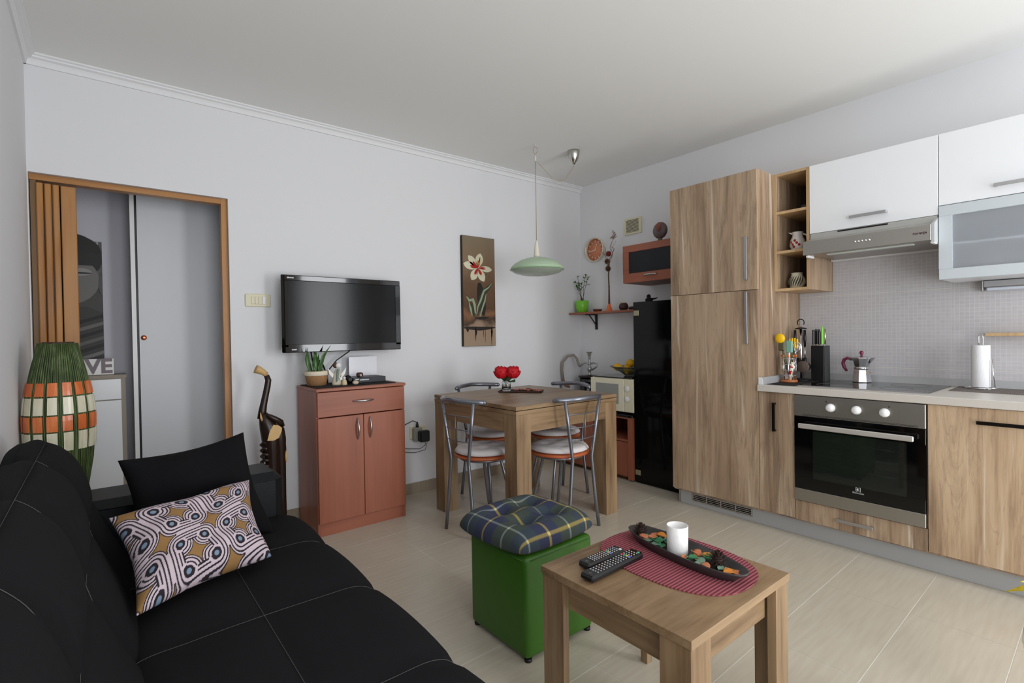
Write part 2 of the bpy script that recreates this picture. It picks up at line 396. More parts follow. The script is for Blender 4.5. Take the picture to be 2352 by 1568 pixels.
struct('wall_hall_back', MB().box(W-.6, 0, .58, .72, 0, H), hall_wall_m)
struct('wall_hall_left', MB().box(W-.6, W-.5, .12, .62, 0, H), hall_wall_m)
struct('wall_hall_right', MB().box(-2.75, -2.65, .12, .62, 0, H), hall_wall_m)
# cornice mouldings along the ceiling: stepped profile
def cornice(name, along, a0, a1):
    pr = [(0,0),(.045,0),(.045,.008),(.034,.012),(.034,.020),(.020,.026),(.014,.036),(.010,.052),(0,.052)]
    mb = MB()
    if along == 'x': mb.prism([(-p, H-h) for p, h in pr], a0, a1, 'x')
    else: mb.prism([(W+p, H-h) for p, h in pr], a0, a1, 'y')
    struct(name, mb, trim_m)
cornice('trim_1', 'x', W, 0); cornice('trim_2', 'y', YF, 0)
# skirting of cut floor tiles, piece by piece
sb = struct('baseboard_back', MB().box(-3.05, -.002, -.006, 0, 0, .078), grout_m)
x = -3.05
while x < -.02:
    x2 = min(x+.312, -.004); part('tile', MB().box(x+.001, x2-.001, -.011, -.0055, 0, .08), skirt_m, sb); x = x2
sb = struct('baseboard_right', MB().box(-.006, 0, -.9, -.012, 0, .078), grout_m)
for k in range(3): part('tile', MB().box(-.011, -.0055, -.012-.296*k, -.012-.296*(k+1)+.002, 0, .08), skirt_m, sb)
sb = struct('baseboard_left', MB().box(W, W+.006, YF, -.012, 0, .078), grout_m)
for k in range(15): part('tile', MB().box(W+.0055, W+.011, -.012-.322*k, -.012-.322*(k+1)+.002, 0, .08), skirt_m, sb)
# balcony door opening the daylight comes through
for k_, (wa, wb_) in enumerate(((-3.88, -2.4), (-1.35, -.35))):
    wn = struct('window_%d' % (k_+1), MB().box(wa, wa+.04, YF-.08, YF-.02, 0, 2.3).box(wb_-.04, wb_, YF-.08, YF-.02, 0, 2.3).box(wa+.04, wb_-.04, YF-.08, YF-.02, 2.26, 2.3), white_pl)
# doorway lining
dl = struct('trim_3', MB().box(-3.094, -3.062, .025, .085, 0, 2.028), door_wood)
part('head_board', MB().box(W+.005, -3.0945, .025, .085, 1.997, 2.026), wood('honey oak lengthwise', OD, 0, 30, 8, .05, .4, 0, .05), dl)
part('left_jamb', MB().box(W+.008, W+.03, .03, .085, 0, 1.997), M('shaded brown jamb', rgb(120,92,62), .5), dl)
# folding door pushed to the left
fd = thing('folding_door', 'honey brown wood-look folding door pushed open at the left of the doorway', 'door', (-3.86, .055, 0))
px = -3.910
for k in range(3):
    part('slat', MB().box(px, px+.026, .018+.004*k, .075, .02, 1.985, .004), door_wood, fd)
    part('joint', MB().box(px+.026, px+.031, .03, .07, .02, 1.98), door_dark, fd); px += .031
part('joint', MB().box(-3.818, -3.829, .03, .07, .02, 1.98), door_dark, fd)
part('lead_panel', MB().box(-3.818, -3.757, .035, .06, .02, 1.985, .003), door_wood, fd)
# hall: white door leaf with dark seal and copper pull
dr = struct('door_1', MB().box(-3.488, -2.76, .38, .415, .01, 2.45), M('white hall door', rgb(214,216,220), .45))
part('edge_strip', MB().box(-3.522, -3.50, .375, .44, .01, 2.45), white_pl, dr)
part('dark_seal', MB().box(-3.50, -3.489, .386, .41, .01, 2.45), black_pl, dr)
kn = part('door_pull', MB().lathe((-3.466, .38, 1.2), [(.0001,-.012),(.009,-.014),(.015,-.006),(.015,0)], 20, 'y'), copper, dr); kn['label'] = 'round copper pull'
# hall: shoe cabinet
sc = thing('shoe_cabinet', 'narrow white shoe cabinet with taupe frame in the hall beyond the doorway', 'cabinet', (-3.76, .53, 0))
part('carcass', MB().box(-3.97, -3.560, .415, .578, 0, .96).box(-3.975, -3.555, .408, .579, .96, .98), taupe, sc)
dd = part('door', MB().box(-3.95, -3.582, .403, .415, .08, .828, .002), white_lac, sc)
part('drawer', MB().box(-3.95, -3.582, .403, .415, .834, .955, .002), white_lac, sc)
# word sign
ws = thing('word_sign', 'small white block sign with carved grey letters on the hall shoe cabinet', 'sign', (-3.73, .50, .981))
part('board', MB().box(-3.90, -3.613, .46, .48, .981, 1.078, .002), ceramic, ws)
t = text_mb('LOVE', .118, .002, .004); sx = .27/(max(v[0] for v in t.v)-min(v[0] for v in t.v))
t.v = [(v[0]*sx, v[1], v[2]) for v in t.v]; t.xf(face_back(-3.757, .4585, 1.029)); part('lettering', t, M('grey mauve letter paint', rgb(132,122,128), .6), ws)
# print of a stone statue
grey = lambda k: M('print grey %d' % k, rgb(k, k-2, k-4), .6)
pp = thing('wall_print', 'tall black and white print of a stone statue face in the hall', 'picture', (-3.82, .62, 1.46))
part('canvas', MB().box(-4.0, -3.656, .558, .579, 1.077, 1.790), grey(78), pp)
def flat(poly, y0, m, nm='printed_shape'):
    poly = [(max(-3.998,min(-3.6575,-3.83+(a+3.83)*1.28)), 1.077+(c-1.064)*.713/.804) for a, c in poly]
    return part(nm, MB().prism(poly, y0-.0012, y0, 'y'), m, pp)
def ell(cx, cz, a, b, n=24, a0=0, a1=2*PI): return [(cx+a*math.cos(a0+(a1-a0)*k/n), cz+b*math.sin(a0+(a1-a0)*k/n)) for k in range(n)]
yy = .5575; cx = -3.83
flat([(-4.0,1.868),(-4.0,1.6),(-3.656,1.6),(-3.656,1.868)], yy, grey(96))
for k in range(4): flat([(-3.735+.02*k,1.868),(-3.735+.02*k,1.72),(-3.727+.02*k,1.72),(-3.727+.02*k,1.868)], yy-.0013, grey(160 if k%2 else 60))
flat([(cx-.17,1.064),(cx-.17,1.30),(cx-.09,1.40),(cx+.08,1.42),(-3.656,1.38),(-3.656,1.064)], yy-.0014, grey(66))
flat(ell(cx, 1.76, .145, .16), yy-.0028, grey(42), 'headdress')
flat(ell(cx, 1.60, .125, .17), yy-.0042, grey(118), 'statue_face')
flat([(cx-.13,1.70),(cx+.13,1.70),(cx+.145,1.78),(cx+.03,1.80),(cx-.03,1.80),(cx-.145,1.78)], yy-.0056, grey(46), 'headdress')
for s in (-1, 1):
    flat(ell(cx+s*.055, 1.655, .042, .026), yy-.0056, grey(150), 'closed_eye')
    flat(ell(cx+s*.055, 1.648, .042, .006), yy-.007, grey(50), 'closed_eye')
    flat(ell(cx+s*.135, 1.58, .014, .08), yy-.0056, grey(88), 'ear')
flat([(cx-.012,1.66),(cx+.012,1.66),(cx+.022,1.565),(cx-.022,1.565)], yy-.0056, grey(138), 'nose')
flat(ell(cx, 1.528, .034, .011), yy-.0056, grey(60), 'mouth')
for k in range(6):
    z = 1.36-.05*k; flat([(cx-.16, z),(cx+.02, z-.05),(cx+.17, z+.01),(cx+.17, z-.014),(cx+.02, z-.074),(cx-.16, z-.022)], yy-.0042, grey(100+10*(k%3) if k%2 else 44), 'robe_fold')

# light switch, socket
sw = thing('light_switch', 'cream light switch plate with four rockers between door frame and television', 'switch', (-2.906, 0, 1.42))
part('plate', MB().box(-2.979, -2.834, -.010, 0, 1.381, 1.461, .004), cream_pl, sw)
for k in range(4): part('rocker', MB().box(-2.946+.021*k, -2.9265+.021*k, -.014, -.009, 1.397, 1.445, .002), white_pl if k == 3 else cream_pl, sw)
so = thing('wall_socket', 'cream double wall socket right of the cherry cabinet', 'socket', (-1.815, 0, .45))
part('plate', MB().box(-1.885, -1.745, -.011, 0, .408, .505, .004), cream_pl, so)
part('multi_plug', MB().box(-1.868, -1.80, -.055, -.012, .395, .50, .008), M('clear grey plug plastic', rgb(150,150,140), .3), so)
ad = thing('power_adapter', 'black plug-in power adapter on the socket right of the cherry cabinet', 'adapter', (-1.80, -.09, .44))
part('body', MB().box(-1.845, -1.765, -.105, -.056, .395, .478, .008), black_pl, ad)
part('cable', MB().tube([(-1.80,-.09,.395),(-1.80,-.09,.37),(-1.83,-.06,.34),(-1.92,-.05,.352),(-2.0,-.045,.372),(-2.08,-.04,.37)], .0022), black_pl, ad)
part('cable', MB().tube([(-1.775,-.08,.40),(-1.79,-.07,.33),(-1.87,-.05,.315),(-1.95,-.04,.33),(-2.08,-.035,.36)], .0022), black_pl, ad)
sp = thing('mains_plug', 'small black angled plug above the black power adapter', 'plug', (-1.84, -.04, .50))
part('body', MB().lathe((-1.835,-.035,.50), [(.012,0),(.010,.02),(.005,.04)], 10), black_pl, sp)
part('cable', MB().tube([(-1.835,-.035,.535),(-1.87,-.035,.553),(-1.93,-.03,.53),(-2.08,-.03,.44)], .003), black_pl, sp)

# ------------------------------------------------------------------ television on its arm
tv = thing('television', 'black flat television mounted on the back wall above the cherry cabinet', 'television', (-2.41, -.14, 1.09))
x0, x1, z0, z1, y0 = -2.808, -2.014, 1.093, 1.575, -.150
b = .036
part('bezel', MB().box(x0, x1, y0, y0+.012, z0, z0+b+.016, .004).box(x0, x1, y0, y0+.012, z1-b, z1, .004).box(x0, x0+b, y0, y0+.012, z0+b, z1-b).box(x1-b, x1, y0, y0+.012, z0+b, z1-b), black_gl, tv)
part('bevelled_rim', MB().prism([(x0-.001,y0+.0),(x0+.012,y0-.012),(x0+.02,y0)], z0+.004, z1-.004), black_gl, tv)
part('screen', MB().box(x0+b-.002, x1-b+.002, y0+.003, y0+.008, z0+b+.014, z1-b+.002), black_scr, tv)
part('housing', MB().box(x0+.02, x1-.02, y0+.012, y0+.055, z0+.02, z1-.02, .01).box(x0+.2, x1-.2, y0+.05, y0+.08, z0+.06, z1-.1, .01), black_pl, tv)
part('wall_bracket', MB().box(-2.46, -2.36, y0+.08, -.004, 1.25, 1.42).box(-2.5, -2.32, -.02, -.002, 1.2, 1.47), black_pl, tv)
t = text_mb('BRAVIA', .012, .0003); t.xf(face_back(x0+.055, y0-.0006, z1-.018)); part('lettering', t, alu, tv)
t = text_mb('SONY', .011, .0003); t.xf(face_back(x0+.07, y0-.0006, z0+.018)); part('lettering', t, alu, tv)
part('cable', MB().tube([(-2.60,-.08,1.12),(-2.58,-.06,1.06),(-2.53,-.05,1.0),(-2.50,-.035,.93),(-2.49,-.028,.6)], .006), black_pl, tv)
part('cable', MB().tube([(-2.62,-.08,1.12),(-2.60,-.06,1.03),(-2.545,-.05,.985),(-2.51,-.035,.93),(-2.50,-.028,.6)], .005), black_pl, tv)
part('cable', MB().tube([(-2.33,-.08,1.12),(-2.36,-.06,1.085),(-2.44,-.05,1.03),(-2.50,-.05,.96),(-2.51,-.032,.9),(-2.50,-.028,.6)], .004), black_pl, tv)

# ------------------------------------------------------------------ cherry cabinet under the television
cb = thing('cherry_cabinet', 'cherry wood cabinet with two doors and one drawer under the television', 'cabinet', (-2.41, -.21, 0))
cx0, cx1, cy = -2.695, -2.128, -.40
part('side_panel', MB().box(cx0, cx0+.018, cy, -.052, 0, .862), cherry_z, cb)
part('side_panel', MB().box(cx1-.018, cx1, cy, -.052, 0, .862), cherry_z, cb)
part('top_board', MB().box(cx0-.004, cx1+.006, cy-.022, -.05, .862, .880, .003), cherry_h, cb)
part('back_board', MB().box(cx0+.018, cx1-.018, -.06, -.053, .05, .862), cherry_z, cb)
part('plinth_board', MB().box(cx0+.018, cx1-.018, cy+.002, cy+.02, 0, .075), cherry_h, cb)
part('bottom_board', MB().box(cx0+.018, cx1-.018, cy, -.06, .075, .093), cherry_h, cb)
xm = (cx0+cx1)/2
def bow(mb, p0, p1, out, r0=.0035, r1=.007):
    p0, p1, out = Vector(p0), Vector(p1), Vector(out); pts = []; rr = []
    for k in range(13):
        t = k/12; pts.append(p0.lerp(p1, t) + out*math.sin(PI*t)**.7); rr.append(r0+(r1-r0)*math.sin(PI*t))
    return mb.tube(pts, rr, 8)
dw = part('drawer', MB().box(cx0+.004, cx1-.003, cy-.018, cy, .711, .858, .002), cherry_h, cb)
h = part('handle', bow(MB(), (xm-.068,cy-.018,.792), (xm+.068,cy-.018,.792), (0,-.026,0)), alu, dw); h['label'] = 'silver bow handle'
for s in (-1, 1):
    a, c = (cx0+.004, xm-.0015) if s < 0 else (xm+.0015, cx1-.003)
    d = part('door', MB().box(a, c, cy-.018, cy, .080, .705, .002), cherry_z, cb)
    h = part('handle', bow(MB(), (xm+s*.040,cy-.018,.555), (xm+s*.040,cy-.018,.685), (0,-.026,0)), alu, d); h['label'] = 'silver bow handle'
zt = .8815
single('table_mat', MB().box(-2.68, -2.17, -.375, -.06, .8805, .8835), black_mat, 'thin black mat spread on top of the cherry cabinet', 'mat')
zt = .884
# snake plant
sp = thing('potted_snake_plant', 'snake plant in a woven basket pot on the left of the cherry cabinet', 'plant', (-2.622, -.2, zt))
basket = M('woven seagrass', rgb(158,118,78), .85, noise=.45, nscale=110, bump=1, bscale=130)
part('basket', MB().lathe((-2.622,-.2,zt), [(.05,0),(.056,.003),(.066,.045),(.070,.068)], 28), basket, sp)
part('cloth_rim', MB().lathe((-2.622,-.2,zt), [(.071,.064),(.0725,.068),(.0735,.09),(.070,.092),(.066,.088)], 28), M('cream cotton rim', rgb(226,214,190), .9), sp)
part('soil', MB().lathe((-2.622,-.2,zt), [(.0001,.082),(.067,.080)], 20), M('soil', rgb(40,28,20), .95), sp)
def blade(base, tip, wd, lean, mat, parent, nm='leaf', bend=.02):
    base, tip = Vector(base), Vector(tip); d = tip-base; side = Vector((math.cos(lean), math.sin(lean), 0)); nrm = d.cross(side).normalized()
    def fn(u, v):
        wv = wd*(math.sin(PI*min(1, .18+u*.82))**.6 if u < 1 else 0)*(1 if u < .6 else (1-u)/.4*.9+.1)
        if u >= 1: wv = .0005
        s = (v-.5)*2
        return base + d*u + side*s*wv*.5 + nrm*(bend*math.sin(PI*u)+abs(s)*wv*.18)
    mb = MB().surf(fn, 9, 4); ob = part(nm, mb, mat, parent)
    so = ob.modifiers.new('s', 'SOLIDIFY'); so.thickness = .0016
    return ob
snake = wood('snake plant leaf', [rgb(34,62,28), rgb(58,98,44), rgb(92,130,70)], 0, 10, 16, 3, .4, 0, .05)
c0 = Vector((-2.622,-.2,zt+.08))
for dx, dy, tx, ty, tz, wdt, ln in ((-.03,0,-.055,-.01,.15,.030,.2),(-.012,-.02,-.022,-.03,.13,.026,-.3),(.004,.01,.01,.02,.135,.034,.1),(.025,-.005,.085,-.02,.17,.034,.5),(-.02,.02,-.04,.03,.16,.03,.6),(.012,-.028,.03,-.045,.07,.018,.4),(.0,.03,.03,.04,.12,.028,-.4),(-.006,-.03,-.03,-.05,.06,.016,.1)):
    blade(c0+Vector((dx,dy,0)), c0+Vector((tx,ty,tz)), wdt, ln, snake, sp)
# angel figurine
an = thing('angel_figurine', 'white and brown winged stone figurine holding a star beside the basket pot', 'figurine', (-2.515, -.27, zt))
p = Vector((-2.515,-.27,zt))
part('robe', MB().lathe(p, [(.034,0),(.036,.01),(.028,.05),(.018,.09),(.012,.10)], 14, sy=.7), M('speckled stone', rgb(206,196,172), .7, noise=.25, nscale=60), an)
part('head', MB().ball(p+Vector((.004,-.004,.122)), .019, 14, 10), ceramic, an)
part('hair', MB().ball(p+Vector((-.008,.006,.124)), .019, 12, 8), M('brown glaze', rgb(96,66,44), .5), an)
for s in (-1, 1):
    part('wing', MB().prism([(p.x+s*.012,p.z+.055),(p.x+s*.058,p.z+.108),(p.x+s*.05,p.z+.07),(p.x+s*.036,p.z+.052),(p.x+s*.014,p.z+.038)], p.y+.002, p.y+.010, 'y'), ceramic, an)
star = [(p.x+.014+r*math.sin(a), p.z+.042+r*math.cos(a)) for k in range(10) for a in [PI*k/5] for r in [.020 if k % 2 == 0 else .008]]
part('star', MB().prism(star, p.y-.030, p.y-.022, 'y'), ceramic, an)
part('blue_sash', MB().prism([(p.x-.010,p.z+.10),(p.x+.004,p.z+.10),(p.x-.006,p.z+.03),(p.x-.018,p.z+.02)], p.y-.028, p.y-.018, 'y'), M('sea green glaze', rgb(52,96,92), .3), an)
an2 = thing('angel_figurine', 'small cream figurine in front of the winged figurine', 'figurine', (-2.487, -.31, zt))
part('body', MB().lathe((-2.487,-.31,zt), [(.016,0),(.017,.01),(.012,.03),(.006,.038)], 12), M('cream stone', rgb(214,196,158), .7, noise=.2, nscale=60), an2)
part('head', MB().ball((-2.487,-.31,zt+.044), .009, 10, 7), ceramic, an2)
cm = thing('black_camera', 'small round black camera lens unit beside the set-top box', 'camera', (-2.437, -.24, zt))
part('body', MB().ball((-2.437,-.24,zt+.028), .028, 16, 10, sz=1), black_gl, cm)
part('lens', MB().cyl((-2.437,-.278,zt+.028), .012, .014, 14, 'y'), black_pl, cm)
single('pebble', MB().ball((-2.425,-.335,zt+.013), .017, 12, 8, sx=1.2, sz=.78), M('beige pebble', rgb(204,188,164), .7, noise=.15, nscale=50), 'beige pebble at the front edge of the black mat', 'stone')
sb = thing('set_top_box', 'flat dark grey set-top box with white lettering on the cherry cabinet', 'box', (-2.30, -.17, zt))
part('body', MB().box(-2.41, -2.185, -.26, -.10, zt, zt+.036, .003), M('dark grey plastic', rgb(52,54,58), .5), sb)
t = text_mb('SUPERNOVA', .011, .0003, .0004); t.xf(face_back(-2.335, -.2604, zt+.020)); part('lettering', t, white_pl, sb)
t = text_mb('digital', .010, .0003, .0004); t.xf(face_back(-2.385, -.2604, zt+.026)); part('lettering', t, white_pl, sb)
sk = thing('small_speaker', 'small rounded brown gadget standing on the set-top box', 'speaker', (-2.345, -.2, zt+.036))
part('body', MB().box(-2.365, -2.325, -.225, -.19, zt+.0365, zt+.066, .008), brown_m, sk)
part('light_strip', MB().box(-2.347, -2.341, -.2265, -.2248, zt+.041, zt+.056), white_pl, sk)
single('white_card', MB().box(-2.365, -2.165, -.075, -.070, zt, zt+.165, .001), M('glossy white card', rgb(238,238,244), .12), 'glossy white card standing behind the set-top box', 'card')

# ------------------------------------------------------------------ painting
pt = thing('lily_painting', 'tall narrow canvas painting of a red and white lily on brown', 'painting', (-1.245, 0, 1.09))
def paint_bg():
    m, nt, b = new_mat('painted brown ground'); N = nt.nodes; L = nt.links
    tc = N.new('ShaderNodeTexCoord'); n = N.new('ShaderNodeTexNoise'); n.inputs['Scale'].default_value = 7; n.inputs['Detail'].default_value = 5
    L.new(tc.outputs['Object'], n.inputs['Vector']); sp_ = N.new('ShaderNodeSeparateXYZ'); L.new(tc.outputs['Object'], sp_.inputs[0])
    ad_ = N.new('ShaderNodeMath'); ad_.operation = 'MULTIPLY_ADD'; ad_.inputs[1].default_value = .22; L.new(n.outputs['Fac'], ad_.inputs[0]); L.new(sp_.outputs[2], ad_.inputs[2])
    cr = N.new('ShaderNodeValToRGB'); e = cr.color_ramp.elements
    e[0].position = .10; e[0].color = rgb(160,136,112); e[1].position = 1; e[1].color = rgb(128,112,88)
    for p_, c_ in ((.27,rgb(158,132,108)),(.32,rgb(60,42,28)),(.38,rgb(132,92,60)),(.44,rgb(86,60,36)),(.62,rgb(104,76,52)),(.8,rgb(138,112,86))):
        q = e.new(p_); q.color = c_
    L.new(ad_.outputs[0], cr.inputs['Fac']); L.new(cr.outputs['Color'], b.inputs['Base Color']); b.inputs['Roughness'].default_value = .6
    return m
part('canvas', MB().box(-1.402, -1.078, -.030, 0, 1.094, 1.990, .001), M('dark canvas edge', rgb(50,46,38), .8), pt)
part('painted_ground', MB().box(-1.400, -1.080, -.0312, -.030, 1.096, 1.988), paint_bg(), pt)
def pf(poly, y, m, nm): return part(nm, MB().prism(poly, y-.0006, y, 'y'), m, pt)
PX = lambda u: -1.402 + .324*u
PZ = lambda v: 1.990 - .896*v
def petal(cx, cz, ang, ln, wd):
    ps = []; 
    for k in range(9): t = k/8; ps.append((t*ln, wd*math.sin(PI*min(1,t**1.25))**.75*.5))
    for k in range(7,0,-1): t = k/8; ps.append((t*ln, -wd*math.sin(PI*min(1,t**1.25))**.75*.5))
    return [(cx+p*math.cos(ang)-q*math.sin(ang), cz+p*math.sin(ang)+q*math.cos(ang)) for p, q in ps]
fc = (PX(.46), PZ(.285))
cream_p = M('cream petal paint', rgb(228,222,192), .5); red_p = M('red petal paint', rgb(176,40,34), .5); green_p = M('pale green paint', rgb(150,166,134), .5); dkg = M('dark green paint', rgb(56,58,42), .5); dkp = M('near black paint', rgb(36,30,26), .5)
for a, ln, wd in ((1.35,.125,.075),(2.35,.135,.06),(2.95,.145,.065),(-2.15,.12,.07),(-1.05,.125,.07),(-.05,.145,.05)):
    pf(petal(fc[0], fc[1], a, ln, wd), -.0313, cream_p, 'painted_petal')
    pf(petal(fc[0], fc[1], a, ln*.55, wd*.30), -.0320, red_p, 'painted_petal')
    pf(petal(fc[0]+.012*math.cos(a+.5), fc[1]+.012*math.sin(a+.5), a+.12, ln*.45, .006), -.0326, red_p, 'painted_petal')
for k in range(3): pf(petal(fc[0]+.01*k, fc[1]+.02, 1.2+.2*k, .075, .008), -.0327, M('yellow stamen paint', rgb(206,176,70), .5), 'painted_stamen')
def ribbon(pts, w0, m, nm, y):
    L_ = []; R_ = []
    for i, (a, c) in enumerate(pts):
        p0 = pts[max(i-1,0)]; p1 = pts[min(i+1,len(pts)-1)]; d = Vector((p1[0]-p0[0], p1[1]-p0[1])).normalized(); ww = w0*math.sin(PI*(.12+.8*i/(len(pts)-1)))
        L_.append((a-d.y*ww, c+d.x*ww)); R_.append((a+d.y*ww, c-d.x*ww))
    for i in range(len(pts)-1): pass
    mb = MB(); n = len(pts)
    vs = [(q[0], y, q[1]) for q in L_+R_]+[(q[0], y-.0006, q[1]) for q in L_+R_]
    fs = []
    for i in range(n-1): fs += [(i,i+1,n+i+1,n+i),(2*n+i,2*n+i+1,3*n+i+1,3*n+i)]
    mb.add(vs, fs); return part(nm, mb, m, pt)
uv = lambda L_: [(PX(a), PZ(c)) for a, c in L_]
ribbon(uv([(.50,.42),(.52,.48),(.55,.56),(.60,.66),(.62,.72)]), .04, dkp, 'painted_shadow', -.0313)
ribbon(uv([(.35,.74),(.50,.745),(.66,.74),(.80,.735)]), .012, dkp, 'painted_shadow', -.0313)
ribbon(uv([(.42,.72),(.48,.64),(.56,.56),(.64,.50),(.78,.46),(.86,.43)]), .026, dkg, 'painted_leaf', -.032)
ribbon(uv([(.40,.71),(.44,.64),(.53,.58),(.60,.52),(.64,.49),(.78,.46),(.88,.42)]), .009, green_p, 'painted_leaf', -.0327)
ribbon(uv([(.50,.73),(.57,.66),(.66,.58),(.70,.52)]), .008, green_p, 'painted_leaf', -.0327)
ribbon(uv([(.36,.70),(.34,.62),(.29,.575),(.18,.585),(.10,.55)]), .014, green_p, 'painted_leaf', -.032)
ribbon(uv([(.26,.72),(.22,.66),(.17,.60)]), .010, green_p, 'painted_leaf', -.032)
ribbon(uv([(.33,.73),(.28,.66),(.23,.61)]), .022, dkg, 'painted_leaf', -.0313)
ribbon(uv([(.02,.83),(.25,.835),(.5,.84),(.75,.835),(.98,.83)]), .016, dkp, 'painted_shadow', -.0313)
for u, v, ww in ((.12,.87,.03),(.36,.95,.012),(.38,.90,.02),(.60,.92,.006),(.66,.97,.005),(.86,.99,.010),(.87,.92,.02)):
    ribbon(uv([(u,.82),(u,(.82+v)/2),(u,v)]), ww*.5, dkp, 'paint_drip', -.032)
# ------------------------------------------------------------------ carved elephant
el = thing('elephant_statue', 'tall dark carved wooden elephant with raised trunk beside the doorway', 'statue', (-2.87, -.24, 0))
def EP(cx, cy, dy=0): px = 570+cx/4.12; v = 820+cy/4.12; return (-2.957+(px-605)*.00234, -.24+dy, 1.03-(v-838)*.00265)
mb = MB()
mb.tube([EP(150,560),EP(160,490),EP(175,420),EP(195,340),EP(212,270),EP(222,215),EP(205,170)], [.024,.022,.019,.018,.018,.017,.015], 12)
mb.tube([EP(250,1500,.0),EP(250,1200),EP(245,1000),EP(240,850),EP(235,740),EP(215,640),EP(185,570),EP(165,520)], [.028,.03,.036,.046,.052,.05,.036,.024], 14)
mb.tube([EP(350,1500,.03),EP(345,1300,.03),EP(335,1100,.02),EP(325,900,.01),EP(315,760),EP(305,680),EP(280,610),EP(230,560)], [.022,.024,.028,.032,.038,.036,.026,.012], 14)
mb.tube([EP(340,690),EP(362,760),EP(372,840),EP(376,900)], [.012,.008,.006,.005], 8)
for k in range(5): mb.tube([EP(205,780+52*k,-.03), EP(160,775+52*k,-.02), EP(142,795+52*k,0), EP(170,830+52*k,.02)], [.008,.012,.010,.006], 8)
mb.tube([EP(190,520,-.03),EP(215,540,-.036),EP(260,565,-.04),EP(320,600,-.036),EP(350,640,-.02)], [.008,.014,.016,.016,.008], 8)
part('body', mb, ebony, el)
part('trunk_tip', MB().tube([EP(205,165),EP(175,140),EP(140,122),EP(104,108)], [.0155,.017,.021,.025], 14), pale_wd, el)
part('tusk', MB().tube([EP(150,575,-.02),EP(136,545,-.025),EP(134,500,-.022)], [.007,.006,.002], 8), pale_wd, el)
for dy in (-.045,): part('ear', MB().prism([EP(a,c)[::2] for a,c in ((180,752),(240,758),(290,738),(318,680),(322,650),(290,625),(240,615),(205,668))], -.24+dy-.006, -.24+dy+.012, 'y'), pale_wd, el)
part('tail_tuft', MB().tube([EP(374,880),EP(376,930),EP(380,985)], [.006,.009,.004], 8), pale_wd, el)
part('eye', MB().ball(EP(198,535,-.03), .005, 8, 6), black_gl, el)
for k in range(2): part('toe', MB().ball((EP(340+18*k,1500,.0)[0], -.236, .012), .010, 8, 6), pale_wd, el)

# ------------------------------------------------------------------ woven floor lamp in the corner
lp = thing('floor_lamp', 'tall green woven lamp with orange and cream blocks in the corner behind the sofa', 'lamp', (-3.815, -.55, 0))
LP = (-3.815, -.55)
prof = [(.075,0),(.085,.02),(.07,.06),(.06,.2),(.058,.34),(.07,.47),(.090,.58),(.105,.68),(.112,.78),(.114,.86),(.110,.92),(.102,.98),(.088,1.06),(.072,1.13),(.062,1.172),(.058,1.176)]
def lr(z):
    for (r0,z0),(r1,z1) in zip(prof, prof[1:]):
        if z0 <= z <= z1: return r0+(r1-r0)*(z-z0)/(z1-z0)
    return .06
fib = wood('olive green fibre', [rgb(38,50,20), rgb(66,84,40), rgb(104,118,72)], 2, 60, 60, .04, .5, 0, .6)
part('core', MB().lathe((LP[0],LP[1],0), prof, 40), fib, lp)
mb = MB(); n = 66
for k in range(n):
    a = 2*PI*k/n+rnd.uniform(-.02,.02)
    zs = [0.04,.2,.34,.47,.58,.68,.78,.86,.92,.98,1.06,1.13,1.172+rnd.uniform(0,.006)]
    mb.tube([(LP[0]+(lr(min(z,1.17))+.001)*math.cos(a+.06*math.sin(z*5)), LP[1]+(lr(min(z,1.17))+.001)*math.sin(a+.06*math.sin(z*5)), z) for z in zs], .0034, 5)
q = part('fibre_strands', mb, fib, lp); q['kind'] = 'stuff'
blk_o = wood('orange lacquered block', [rgb(176,84,40), rgb(214,112,60), rgb(232,140,88)], 2, 40, 20, .1, .22, 0, .1)
blk_c = wood('cream lacquered block', [rgb(196,190,160), rgb(222,216,190), rgb(234,230,208)], 2, 40, 20, .1, .22, 0, .1)
NB = 15
for row, (za, zb, m_) in enumerate(((1.014,0.96,blk_o),(0.954,0.884,blk_c),(0.878,0.815,blk_o),(0.809,0.732,blk_c))):
    for k in range(NB):
        a0 = 2*PI*(k+.5*(row//2)*.0)/NB - .6 + rnd.uniform(-.02,.02); wd = 2*PI/NB*(.66+rnd.uniform(-.05,.05)); vs = []; nn = 4; mm = 3
        off = .0065
        fn = lambda u, v: (LP[0]+(lr(zb+(za-zb)*u)+off)*math.cos(a0+wd*v), LP[1]+(lr(zb+(za-zb)*u)+off)*math.sin(a0+wd*v), zb+(za-zb)*u)
        mb = MB().surf(fn, mm, nn, False)
        ob = part('block', mb, m_, lp); s_ = ob.modifiers.new('s','SOLIDIFY'); s_.thickness = .005; s_.offset = 0
part('top_ring', MB().tube([(LP[0]+.05*math.cos(2*PI*k/24), LP[1]+.05*math.sin(2*PI*k/24), 1.178) for k in range(24)], .005, 8, True), brown_m, lp)

